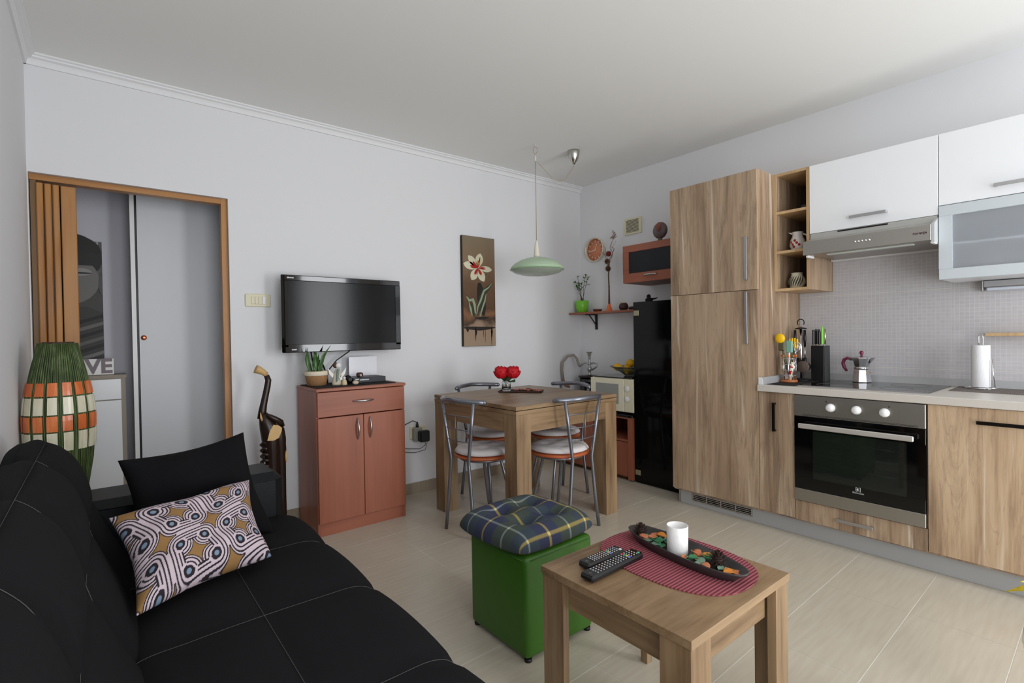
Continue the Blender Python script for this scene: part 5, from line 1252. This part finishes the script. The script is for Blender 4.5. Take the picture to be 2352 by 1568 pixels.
# plinth with vent
plt_ = thing('kitchen_plinth', 'long grey kitchen plinth along the floor under the oak cabinets', 'plinth', (-.545, -2.5, 0))
part('board', MB().box(-.545, -.530, YE, -1.936, .001, .097).box(-.545, -.530, -1.525, YA-.022, .001, .097).box(-.545, -.530, -1.936, -1.525, .001, .036).box(-.545, -.530, -1.936, -1.525, .078, .097), plinth_m, plt_)
part('corner_cap', MB().box(-.548, -.46, YA-.021, YA-.016, .001, .097).box(-.549, -.5455, YA-.030, YA-.016, .001, .097), alu, plt_)
gq = part('vent_grille', MB().box(-.549, -.5455, -1.938, -1.523, .030, .038).box(-.549, -.5455, -1.938, -1.523, .076, .083).box(-.549, -.5455, -1.938, -1.930, .038, .076).box(-.549, -.5455, -1.531, -1.523, .038, .076), alu, plt_)
for k in range(3): part('divider', MB().box(-.5485, -.5456, -1.531-.0998*(k+1)-.004, -1.531-.0998*(k+1)+.004, .038, .076), alu, gq)
for k in range(3): part('slat', MB().box(-.5455, -.538, -1.93, -1.531, .0415+.0115*k, .0455+.0115*k), alu, gq)
part('dark_gap', MB().box(-.532, -.5305, -1.934, -1.527, .037, .077), dark_in, plt_)
# worktop
wt = thing('worktop', 'pale grey laminate kitchen worktop running over the oak base cabinets', 'worktop', (-.31, -2.8, .823))
part('slab', MB().box(-.622, -.001, YE, YB-.0005, .8235, .862, .003), worktop_m, wt)
part('upstand', MB().prism([(-.001,.8625),(-.026,.8625),(-.018,.904),(-.001,.904)], YE, YB-.030, 'y'), plinth_m, wt)
part('upstand', MB().prism([(YB-.0008,.8625),(YB-.028,.8625),(YB-.020,.904),(YB-.0008,.904)], -.600, -.001, 'x'), plinth_m, wt)
part('upstand_cap', MB().prism([(YB-.0008,.8625),(YB-.029,.8625),(YB-.021,.905),(YB-.0008,.905)], -.604, -.6005, 'x'), white_pl, wt)
hb = thing('ceramic_hob', 'black glass hob set in the worktop under the cooker hood', 'hob', (-.28, -2.5, .862))
part('glass', MB().box(-.530, -.045, -2.800, -2.205, .8622, .8670, .001), black_gl, hb)
part('front_trim', MB().box(-.534, -.5303, -2.802, -2.203, .8622, .8672), alu, hb)
for cx_, cy_, r_ in ((-.40,-2.35,.09),(-.40,-2.64,.075),(-.17,-2.36,.075),(-.17,-2.65,.09)):
    part('cooking_ring', MB().tube([(cx_+r_*math.cos(2*PI*k/40), cy_+r_*math.sin(2*PI*k/40), .8671) for k in range(40)], .0006, 4, True), M('ring print', rgb(90,90,92), .5), hb)
# mosaic backsplash tiles
bsp = struct('trim_4', MB().box(-.0082, -.0003, -3.70, YB-.001, .86, 1.90), grout_m)
yb_ = [YB-.002, -2.345, -2.796, -3.247, -3.698]; zb_l = [.868, .952, 1.403, 1.854]
for a, c in zip(yb_, yb_[1:]):
    for z0_, z1_q in zip(zb_l, zb_l[1:]): part('tile', MB().box(-.009, -.0083, c+.0012, a-.0012, z0_+.0012, z1_q-.0012), mosaic_m, bsp)
# open shelf unit
os_ = thing('open_shelf_unit', 'narrow open oak wall unit with three niches beside the tall cabinet', 'shelf', (-.19, -2.11, 1.43))
part('side_panel', MB().box(-.377, -.010, YC, YC+.016, 1.428, ZT), kwood, os_)
part('side_panel', MB().box(-.377, -.010, YB-.016, YB-.0006, 1.428, ZT), kwood, os_)
part('front_edge_band', MB().box(-.3785, -.3772, YC, YC+.016, 1.428, ZT).box(-.3785, -.3772, YB-.016, YB-.0006, 1.428, ZT), kedge, os_)
for z_ in (1.428, 1.661, 1.905, ZT-.016):
    part('shelf_board', MB().box(-.3775, -.010, YC+.016, YB-.016, z_, z_+.016), kedge, os_)
part('back_board', MB().box(-.0145, -.0105, YC+.016, YB-.016, 1.444, ZT-.016), M('dark wood back', rgb(58,42,32), .7), os_)
jz = 1.6775
jg = thing('white_jug', 'white jug with red flowers in the middle niche of the open shelf', 'jug', (-.25, -2.09, jz))
part('body', MB().lathe((-.25,-2.095,jz), [(.026,0),(.030,.004),(.044,.035),(.043,.065),(.030,.095),(.028,.110),(.034,.122),(.031,.122),(.026,.110),(.0001,.10)], 28), ceramic, jg)
part('spout', MB().prism([(-2.095+.026,jz+.108),(-2.095+.052,jz+.126),(-2.095+.030,jz+.122)], -.262, -.238, 'x'), ceramic, jg)
part('handle', MB().tube([(-.25,-2.128,jz+.108),(-.25,-2.150,jz+.095),(-.25,-2.152,jz+.06),(-.25,-2.136,jz+.04)], .005, 8), ceramic, jg)
for k, (dy, dz) in enumerate(((-.010,.052),(.012,.044),(.0,.066),(.022,.058),(-.022,.040),(.006,.030))):
    x_ = -.25-math.sqrt(max(0,.0445**2-dy*dy)); part('painted_flower', MB().ball((x_+.004,-2.095+dy,jz+dz), .0085, 8, 6), M('red glaze', rgb(176,48,44), .3), jg)
vz = 1.4445
rv = thing('striped_vase', 'round white vase with dark leaf stripes in the lower niche of the open shelf', 'vase', (-.25, -2.09, vz))
part('body', MB().lathe((-.25,-2.09,vz), [(.026,0),(.038,.010),(.049,.040),(.046,.062),(.034,.080),(.030,.092),(.034,.100),(.031,.100),(.027,.092),(.0001,.085)], 28), M('cream glaze', rgb(226,222,200), .3), rv)
for k in range(7):
    a = PI+(-.9+.3*k); p_ = []
    for j in range(6):
        t = j/5; z_ = .016+.060*t; r_ = [.040,.046,.050,.049,.045,.038][j]+.0006; an_ = a+.5*t-.2; p_.append((-.25+r_*math.cos(an_), -2.09+r_*math.sin(an_), vz+z_))
    part('leaf_stripe', MB().tube(p_, [.001,.003,.0045,.0045,.003,.001], 6), M('grey olive glaze', rgb(86,84,66), .3), rv)
for i, y_ in enumerate((-2.085, -2.140)):
    single('dark_tumbler', MB().lathe((-.11,y_,1.9215), [(.020,0),(.024,.004),(.026,.07),(.024,.07),(.022,.006),(.0001,.005)], 18), M('smoky glass', rgb(110,110,112), .1), 'smoky dark glass tumbler in the top niche of the open shelf', 'glass', 'tumblers in the top niche')
# wall cabinets
def wall_unit(name, label, y0, y1, z0):
    t_ = thing(name, label, 'cabinet', (-.19, (y0+y1)/2, z0))
    part('side_panel', MB().box(-.358, -.010, y1+.0005, y1+.016, z0, ZT), white_lac, t_); part('side_panel', MB().box(-.358, -.010, y0-.016, y0-.0005, z0, ZT), white_lac, t_)
    part('top_board', MB().box(-.358, -.010, y1+.016, y0-.016, ZT-.016, ZT), white_lac, t_); part('bottom_board', MB().box(-.358, -.010, y1+.016, y0-.016, z0, z0+.016), white_lac, t_)
    part('back_board', MB().box(-.014, -.0105, y1+.016, y0-.016, z0+.016, ZT-.016), white_lac, t_)
    return t_
w1 = wall_unit('white_wall_cabinet', 'white wall cabinet with flap door above the cooker hood', YC, YD, 1.760)
d = part('door', MB().box(-.377, -.359, YD+G, YC-G, 1.755, ZT, .001), white_lac, w1); bar_handle(d, -.377, -2.426, -2.60, 1.812, 1.812)
w2 = wall_unit('white_glass_wall_cabinet', 'white wall cabinet with a frosted glass lower door right of the hood', YD, YE, 1.43)
part('shelf_board', MB().box(-.355, -.0145, YE+.016, YD-.016, 1.790, 1.806), white_lac, w2)
part('shelf_board', MB().box(-.340, -.0145, YE+.016, YD-.016, 1.600, 1.610), white_lac, w2)
d = part('door', MB().box(-.377, -.359, YE+G, YD-G, 1.799, ZT, .001), white_lac, w2); d['label'] = 'white flap door'; bar_handle(d, -.377, -3.020, -3.194, 1.850, 1.850)
fy0, fy1, fz0, fz1, fw = YD-G, YE+G, 1.427, 1.7955, .052
d = part('glass_door', MB().box(-.380, -.359, fy1, fy0, fz0, fz0+fw, .0015).box(-.380, -.359, fy1, fy0, fz1-fw, fz1, .0015).box(-.380, -.359, fy0-fw, fy0, fz0+fw, fz1-fw).box(-.380, -.359, fy1, fy1+fw, fz0+fw, fz1-fw), alu_frame, w2); d['label'] = 'pale aluminium framed glass door'
part('glass_pane', MB().box(-.371, -.366, fy1+fw-.003, fy0-fw+.003, fz0+fw-.003, fz1-fw+.003), frost_lt, d)
for i, (y_, n_) in enumerate(((-2.98,9),(-3.22,7),(-3.45,8))):
    st = thing('plate_stack', 'stack of white plates behind the frosted glass door', 'plates', (-.2, y_, 1.4465), 0, 'plates behind the frosted glass')
    for k in range(n_): part('plate', MB().lathe((-.2,y_,1.4465+.009*k), [(.05,0),(.06,.001),(.105,.008),(.104,.0088),(.0001,.002)], 24), ceramic, st)
for i, y_ in enumerate((-2.90,-2.99,-3.08,-3.17,-3.3,-3.4,-3.5)):
    g_ = single('kitchen_glass', MB().lathe((-.2,y_,1.6105), [(.026,0),(.030,.08),(.028,.08),(.025,.004),(.0001,.003)], 16), M('blue grey glass', rgb(130,142,156), .2), 'drinking glass behind the frosted glass door', 'glass', 'glasses behind the frosted glass')
# cooker hood
hd = thing('cooker_hood', 'slim steel pull-out cooker hood under the white wall cabinet', 'cooker hood', (-.22, -2.51, 1.61))
part('body', MB().box(-.375, -.012, YD+.004, YC-.004, 1.640, 1.753), M('pale grey hood metal', rgb(190,190,186), .4, .5), hd)
part('fascia', MB().box(-.4485, -.4385, YD+.016, YC+.010, 1.622, 1.702, .002), steel, hd)
part('visor_top', MB().prism([(-.4385,1.700),(-.3755,1.722),(-.3755,1.712),(-.4385,1.690)], YD+.004, YC-.004, 'y'), M('pale grey hood metal', rgb(190,190,186), .4, .5), hd)
part('end_cap', MB().prism([(-.4480,1.612),(-.4480,1.7035),(-.376,1.740),(-.376,1.612)], YD+.002, YD+.014, 'y'), M('pale hood end cap', rgb(186,188,188), .4), hd)
part('visor_tray', MB().box(-.4385, -.06, YD+.02, YC-.02, 1.622, 1.634), steel, hd)
for y_ in (YC-.012, YD+.012): part('rail_clip', MB().box(-.440, -.36, y_-.008, y_+.008, 1.608, 1.6215, .002), white_pl, hd)
part('light_strip', MB().box(-.40, -.36, YD+.10, YC-.10, 1.617, 1.6215), M('diffuser plastic', rgb(206,214,206), .4), hd)
part('rear_ledge', MB().box(-.058, -.012, YD+.004, YC-.004, 1.615, 1.639), white_pl, hd)
part('front_slot', MB().box(-.3765, -.3752, -2.60, -2.36, 1.743, 1.751), dark_in, hd)
for k in range(5): part('push_button', MB().lathe((-.4485,-2.469-.0165*k,1.664), [(.0062,0),(.006,-.004),(.0001,-.006)], 12, 'x'), chrome, hd)
part('lettering', on_kitchen(text_mb('gorenje', .019, .0003, .0006), -.4489, -2.752, 1.664), M('dark red print', rgb(74,48,48), .5), hd)
# under-cabinet lamp and wood shelf
ul = thing('under_cabinet_lamp', 'long aluminium tube light under the frosted glass wall cabinet', 'lamp', (-.06, -3.25, 1.38))
part('housing', MB().box(-.075, -.010, -3.58, -2.935, 1.392, 1.426, .003), alu, ul)
part('diffuser', MB().box(-.068, -.018, -3.575, -2.945, 1.376, 1.3915, .004), M('tube diffuser', rgb(206,214,226), .25), ul)
part('end_cap', MB().box(-.076, -.0095, -2.934, -2.928, 1.374, 1.427, .002), M('dull end cap', rgb(150,152,148), .4, .5), ul)
single('wood_ledge', MB().box(-.105, -.0095, -3.60, -2.944, 1.138, 1.155, .002), kedge, 'thin pale wood ledge on the tiles above the paper towels', 'shelf')
single('grey_counter_mat', MB().prism([(-.30,-3.60),(-.30,-2.835),(-.030,-2.83),(-.030,-3.60)], .8623, .8650), stripes_mat('grey woven mat', rgb(92,84,80), rgb(132,124,118), 1, 260, .9, .5, .6), 'grey woven mat on the worktop under the paper towels', 'mat')
# paper towel
kt = thing('paper_towel_holder', 'chrome paper towel holder with a white roll on the worktop', 'paper towel', (-.10, -2.928, .8655))
c_ = (-.10,-2.928)
part('base_ring', MB().tube([(c_[0]+.062*math.cos(2*PI*k/32), c_[1]+.062*math.sin(2*PI*k/32), .869) for k in range(32)], .003, 6, True), chrome, kt)
part('base_wire', MB().tube([(c_[0]-.06,c_[1],.869),(c_[0]+.06,c_[1],.869)], .003, 6).tube([(c_[0],c_[1]-.06,.869),(c_[0],c_[1]+.06,.869)], .003, 6), chrome, kt)
part('post', MB().tube([(c_[0],c_[1]+.008,.87),(c_[0],c_[1]+.008,1.135),(c_[0],c_[1]+.004,1.152),(c_[0],c_[1]-.004,1.152),(c_[0],c_[1]-.008,1.135),(c_[0],c_[1]-.008,.87)], .0028, 6), chrome, kt)
part('roll', MB().lathe((*c_,.8735), [(.018,0),(.038,0),(.0385,.002),(.0375,.216),(.037,.218),(.018,.218),(.018,0)], 32, cap=False), M('paper', rgb(240,240,242), .9, bump=.4, bscale=160), kt)
part('tension_arm', MB().tube([(c_[0]-.02,c_[1]-.058,.87),(c_[0]-.02,c_[1]-.050,.95),(c_[0]-.015,c_[1]-.044,1.02)], .0026, 6), chrome, kt)
# moka pot
mk = thing('moka_pot', 'octagonal aluminium moka pot with burgundy handle on the hob', 'coffee pot', (-.125, -2.40, .8675))
c_ = (-.125,-2.400); zk_ = .8675
ma = M('polished aluminium', rgb(214,214,218), .22, 1)
def octa(prof): return MB().lathe((*c_,zk_), prof, 8, smooth=False)
part('boiler', octa([(.050,0),(.051,.003),(.042,.072),(.040,.076)]), ma, mk)
part('collar', MB().lathe((*c_,zk_), [(.037,.0765),(.039,.078),(.039,.090),(.037,.0915)], 24), chrome, mk)
part('jug', octa([(.036,.092),(.038,.094),(.050,.142),(.0505,.1445)]), ma, mk)
part('lid', octa([(.0508,.1448),(.051,.147),(.030,.154),(.006,.158),(.0001,.158)]), ma, mk)
part('spout', MB().prism([(c_[1]-.046,zk_+.112),(c_[1]-.070,zk_+.148),(c_[1]-.046,zk_+.146)], c_[0]-.010, c_[0]+.010, 'x'), ma, mk)
bur = M('burgundy plastic', rgb(120,44,70), .35)
part('knob', MB().lathe((*c_,zk_+.157), [(.005,0),(.006,.006),(.010,.014),(.011,.022),(.007,.030),(.0001,.031)], 14), bur, mk)
part('handle', MB().tube([(c_[0],c_[1]+.048,zk_+.136),(c_[0],c_[1]+.075,zk_+.142),(c_[0],c_[1]+.092,zk_+.132),(c_[0],c_[1]+.098,zk_+.110),(c_[0],c_[1]+.092,zk_+.088),(c_[0],c_[1]+.078,zk_+.062)], [.007,.009,.010,.0105,.010,.007], 10), bur, mk)
part('handle_bracket', MB().box(c_[0]-.008, c_[0]+.008, c_[1]+.044, c_[1]+.064, zk_+.128, zk_+.148, .002), chrome, mk)
part('safety_valve', MB().lathe((c_[0]-.02,c_[1]-.046,zk_+.060), [(.004,0),(.003,-.008),(.0001,-.009)], 8, 'y'), M('brass', rgb(190,150,80), .3, 1), mk)
# utensil holder with its wooden base
single('black_counter_mat', MB().prism([(-.57,-2.20),(-.57,-2.042),(-.11,-2.042),(-.11,-2.20)], .8623, .8645), black_mat, 'black mat on the worktop under the utensil holder', 'mat')
uh = thing('utensil_holder', 'round wire utensil holder with wooden base and orange ball tips', 'holder', (-.365, -2.085, .865))
c_ = (-.365,-2.085); zu = .865
part('base', MB().lathe((*c_,zu), [(.045,0),(.048,.003),(.048,.011),(.045,.014),(.0001,.014)], 28), M('orange brown wood', rgb(186,112,64), .4, noise=.1), uh)
for k in range(8):
    a = 2*PI*k/8+.3; part('upright_wire', MB().tube([(c_[0]+.038*math.cos(a), c_[1]+.038*math.sin(a), zu+.012),(c_[0]+.038*math.cos(a), c_[1]+.038*math.sin(a), zu+.158)], .0024, 6), chrome, uh)
    part('ball_tip', MB().ball((c_[0]+.038*math.cos(a), c_[1]+.038*math.sin(a), zu+.162), .0062, 10, 7), orange_m, uh)
for z_ in (.04,.075,.11,.145): part('ring_wire', MB().tube([(c_[0]+.038*math.cos(2*PI*k/24), c_[1]+.038*math.sin(2*PI*k/24), zu+z_) for k in range(24)], .0018, 5, True), chrome, uh)
def utensil(name, label, cat_, tip, head_fn, hm, stick_m, foot=None, r_=.0035):
    tip = Vector(tip); ft = Vector(foot or (c_[0]+(c_[0]-tip.x)*.12, c_[1]+(c_[1]-tip.y)*.12, zu+.018))
    t_ = thing(name, label, cat_, tuple(ft)); part('stick', MB().tube([ft, ft.lerp(tip,.5), tip], [r_,r_,r_*.8], 8), stick_m, t_); part('head', head_fn(tip, (tip-ft).normalized()), hm, t_); return t_
oliv = M('olive plastic', rgb(84,84,58), .5)
ylw = M('yellow plastic', rgb(244,196,20), .4); teal = M('teal silicone', rgb(128,176,160), .5)
def flatball(sx, sz_, sy=.012): return lambda tip, d: MB().ball(tip, 1, 14, 10, sx=sy, sy=sx, sz=sz_)
def paddle(w_, h_, th=.006):
    def f_(tip, d):
        return MB().box(tip.x-th, tip.x+th, tip.y-w_, tip.y+w_, tip.z-h_*.35, tip.z+h_, w_*.45)
    return f_
u1 = utensil('yellow_ladle', 'round yellow spoon with olive handle leaning left in the utensil holder', 'spoon', (-.400,-2.048,zu+.27), flatball(.030,.030,.014), ylw, oliv, r_=.006)
u2 = utensil('olive_spatula', 'olive green spatula below the round yellow spoon', 'spatula', (-.395,-2.055,zu+.21), paddle(.018,.050), oliv, oliv, r_=.005)
u3 = utensil('teal_spatula', 'pale teal spatula in the middle of the utensil holder', 'spatula', (-.380,-2.094,zu+.200), paddle(.020,.056), teal, white_pl, r_=.006)
def slotted(tip, d):
    mb = MB()
    for k in range(4): mb.box(tip.x-.004, tip.x+.004, tip.y-.026+.0145*k, tip.y-.026+.0145*k+.009, tip.z-.02+.003*abs(k-1.5), tip.z+.040-.006*abs(k-1.5), .002)
    mb.box(tip.x-.004, tip.x+.004, tip.y-.024, tip.y+.026, tip.z-.028, tip.z-.018, .002); return mb
u4 = utensil('slotted_turner', 'yellow slotted turner behind the teal spatula', 'turner', (-.345,-2.105,zu+.235), slotted, ylw, oliv, r_=.004)
u5 = utensil('steel_whisk', 'steel wire whisk at the right of the utensil holder', 'whisk', (-.330,-2.128,zu+.215), lambda tip, d: sum_whisk(tip), chrome, chrome, r_=.004) if False else None
def whisk():
    t_ = thing('steel_whisk', 'steel wire whisk at the right of the utensil holder', 'whisk', (-.36,-2.09,zu+.018))
    part('handle', MB().tube([(-.362,-2.088,zu+.018),(-.340,-2.122,zu+.17)], .005, 8), chrome, t_); mb = MB()
    for k in range(5):
        a = PI*k/5; e_ = Vector((math.cos(a), math.sin(a), 0))*.022; o_ = Vector((-.340,-2.122,zu+.17))
        mb.tube([o_, o_+e_*.7+Vector((0,0,.03)), o_+e_+Vector((0,0,.06)), o_+Vector((0,0,.088)), o_-e_+Vector((0,0,.06)), o_-e_*.7+Vector((0,0,.03)), o_], .0011, 5)
    part('wire_loops', mb, chrome, t_)
whisk()
st_ = thing('flowery_tube', 'thin printed red and white plastic roll inside the utensil holder', 'tube', (-.38, -2.108, zu+.016))
part('body', MB().tube([(-.385,-2.098,zu+.016),(-.378,-2.112,zu+.125)], .010, 12), M('printed cream plastic', rgb(226,214,190), .5, noise=.3, nscale=70), st_)
part('red_band', MB().tube([(-.3835,-2.101,zu+.05),(-.382,-2.104,zu+.07)], .0104, 12).tube([(-.3808,-2.1065,zu+.09),(-.380,-2.108,zu+.098)], .0104, 12), red_m, st_)
# utensil carousel: chrome ring handle, black tools
ca = thing('utensil_carousel', 'black and chrome tool stand with ring handle behind the utensil holder', 'stand', (-.20, -2.085, .865))
q_ = (-.20,-2.090)
part('base', MB().lathe((*q_,.8648), [(.062,0),(.062,.008),(.02,.014),(.0001,.014)], 28), black_pl, ca)
part('pole', MB().cyl((*q_,.878), .007, .33, 12), chrome, ca)
part('ring_handle', MB().tube([(q_[0]+.004*math.cos(a_), q_[1]+.022*math.cos(a_), 1.232+.022*math.sin(a_)) for a_ in [-.6+ (PI+1.2)*k/14 for k in range(15)]], .003, 8), dark_reflection, ca)
part('hanger_disc', MB().lathe((*q_,1.19), [(.034,0),(.034,.006),(.010,.012)], 16), black_pl, ca)
def tool(label, name, ang, head):
    x_, y_ = q_[0]+.040*math.cos(ang), q_[1]+.040*math.sin(ang); t_ = thing(name, label, name.split('_')[-1], (x_, y_, .93))
    part('handle', MB().tube([(x_,y_,1.185),(x_,y_,1.13),(x_,y_,1.08)], [.007,.009,.006], 10), black_pl, t_)
    part('shaft', MB().tube([(x_,y_,1.082),(x_,y_,1.0)], .0035, 8), chrome, t_)
    part('blade', head(x_, y_), black_pl, t_)
tool('black ladle hanging on the tool stand, nearest the knife block', 'black_ladle', -2.2, lambda x_, y_: MB().ball((x_,y_,.955), .034, 16, 10, sz=.8).tube([(x_,y_,1.01),(x_,y_,.97)], .007, 8))
tool('black slotted spoon hanging on the left of the tool stand', 'black_spoon', 2.6, lambda x_, y_: MB().ball((x_,y_,.965), .030, 14, 9, sx=.35).tube([(x_,y_,1.01),(x_,y_,.97)], .006, 8))
tool('black turner hanging at the back of the tool stand', 'black_turner', .3, lambda x_, y_: MB().box(x_-.003,x_+.003,y_-.030,y_+.030,.925,1.005,.002))
single('round_sieve', MB().lathe((-.262,-2.125,.955), [(.0001,-.006),(.030,-.004),(.036,0),(.037,.003),(.035,.003),(.030,-.001),(.0001,-.003)], 28, 'x'), M('wire gauze', rgb(112,98,90), .5, .5, bump=1, bscale=900), 'small round wire sieve in front of the tool stand', 'sieve')
# knife block
kb = thing('knife_block', 'black square knife block in front of the mosaic tiles', 'knife block', (-.14, -2.165, .8625))
part('block', MB().box(-.185, -.095, -2.218, -2.142, .8625, 1.085, .003), black_pl, kb)
part('side_face', MB().box(-.184, -.096, -2.2195, -2.2182, .864, 1.083), M('dark grey rubber', rgb(58,60,60), .5), kb)
kc = [('black handled knife in the block, first from the left','black'),('black handled knife in the block, second from the left','black'),('grey handled knife in the block','grey'),('black handled knife beside the grey handled one','black'),('knife with lime green handle in the block','lime'),('steel handled sharpener at the right of the block','steel')]
mats = {'black': black_pl, 'grey': M('grey handle', rgb(96,94,106), .4), 'lime': M('lime plastic', rgb(126,206,30), .4), 'steel': chrome}
for i, (lab, cm_) in enumerate(kc):
    y_ = -2.150-.0118*i; x_ = -.165+.012*(i % 3); zt_ = [1.185,1.19,1.19,1.178,1.205,1.190][i]
    k_ = thing('knife' if cm_ != 'steel' else 'sharpening_steel', lab, 'knife' if cm_ != 'steel' else 'sharpener', (x_, y_, 1.086))
    part('handle', MB().box(x_-.010, x_+.010, y_-.0052, y_+.0052, 1.092, zt_, .004) if cm_ != 'steel' else MB().cyl((x_,y_,1.092), .0048, zt_-1.092, 10), mats[cm_], k_)
    part('bolster', MB().box(x_-.008, x_+.008, y_-.004, y_+.004, 1.0855, 1.0925), chrome, k_)
# ------------------------------------------------------------------ lily in a glass vase, right foreground
vs_ = thing('tall_glass_vase', 'glass vase with a red rim standing on the floor at the right edge', 'vase', (-1.68, -3.305, 0))
c_ = (-1.68,-3.305)
part('body', MB().lathe((*c_,0), [(.05,0),(.055,.01),(.038,.10),(.042,.22),(.058,.31),(.052,.37),(.046,.40),(.052,.412),(.0495,.412),(.043,.399),(.049,.37),(.054,.31),(.038,.22),(.034,.10),(.0001,.03)], 32), glass, vs_)
part('rim', MB().tube([(c_[0]+.051*math.cos(2*PI*k/32), c_[1]+.051*math.sin(2*PI*k/32), .4135) for k in range(32)], .0025, 6, True), M('red glass edge', rgb(180,60,40), .2), vs_)
ll = thing('yellow_lily', 'yellow lily flower in the glass vase at the right edge', 'flower', (c_[0], c_[1], .03))
o_ = Vector((c_[0], c_[1], .418))
part('stem', MB().tube([(c_[0],c_[1],.035),(c_[0],c_[1],.3),o_], .004, 8), leaf_dk, ll)
pm_ = wood('yellow petal', [rgb(206,172,20), rgb(236,210,30), rgb(246,226,60)], 0, 30, 10, .2, .5, 0, .05)
for k in range(6):
    a = 2*PI*k/6+1.5; e_ = o_+Vector((math.cos(a)*.092, math.sin(a)*.092, .080 if k % 2 else .010)); blade(o_+Vector((0,0,.0)), e_, .074, a+PI/2, pm_, ll, 'petal', .022)
for k in range(5):
    a = 2*PI*k/5; part('stamen', MB().tube([o_, o_+Vector((math.cos(a)*.02, math.sin(a)*.02, .05))], .0014, 5), M('amber stamen', rgb(150,80,20), .6), ll)
for k in range(3):
    a = 2*k+.5; blade(o_+Vector((0,0,-.12)), o_+Vector((math.cos(a)*.06, math.sin(a)*.06, -.03)), .03, a+PI/2, leaf_m, ll, 'leaf', .01)
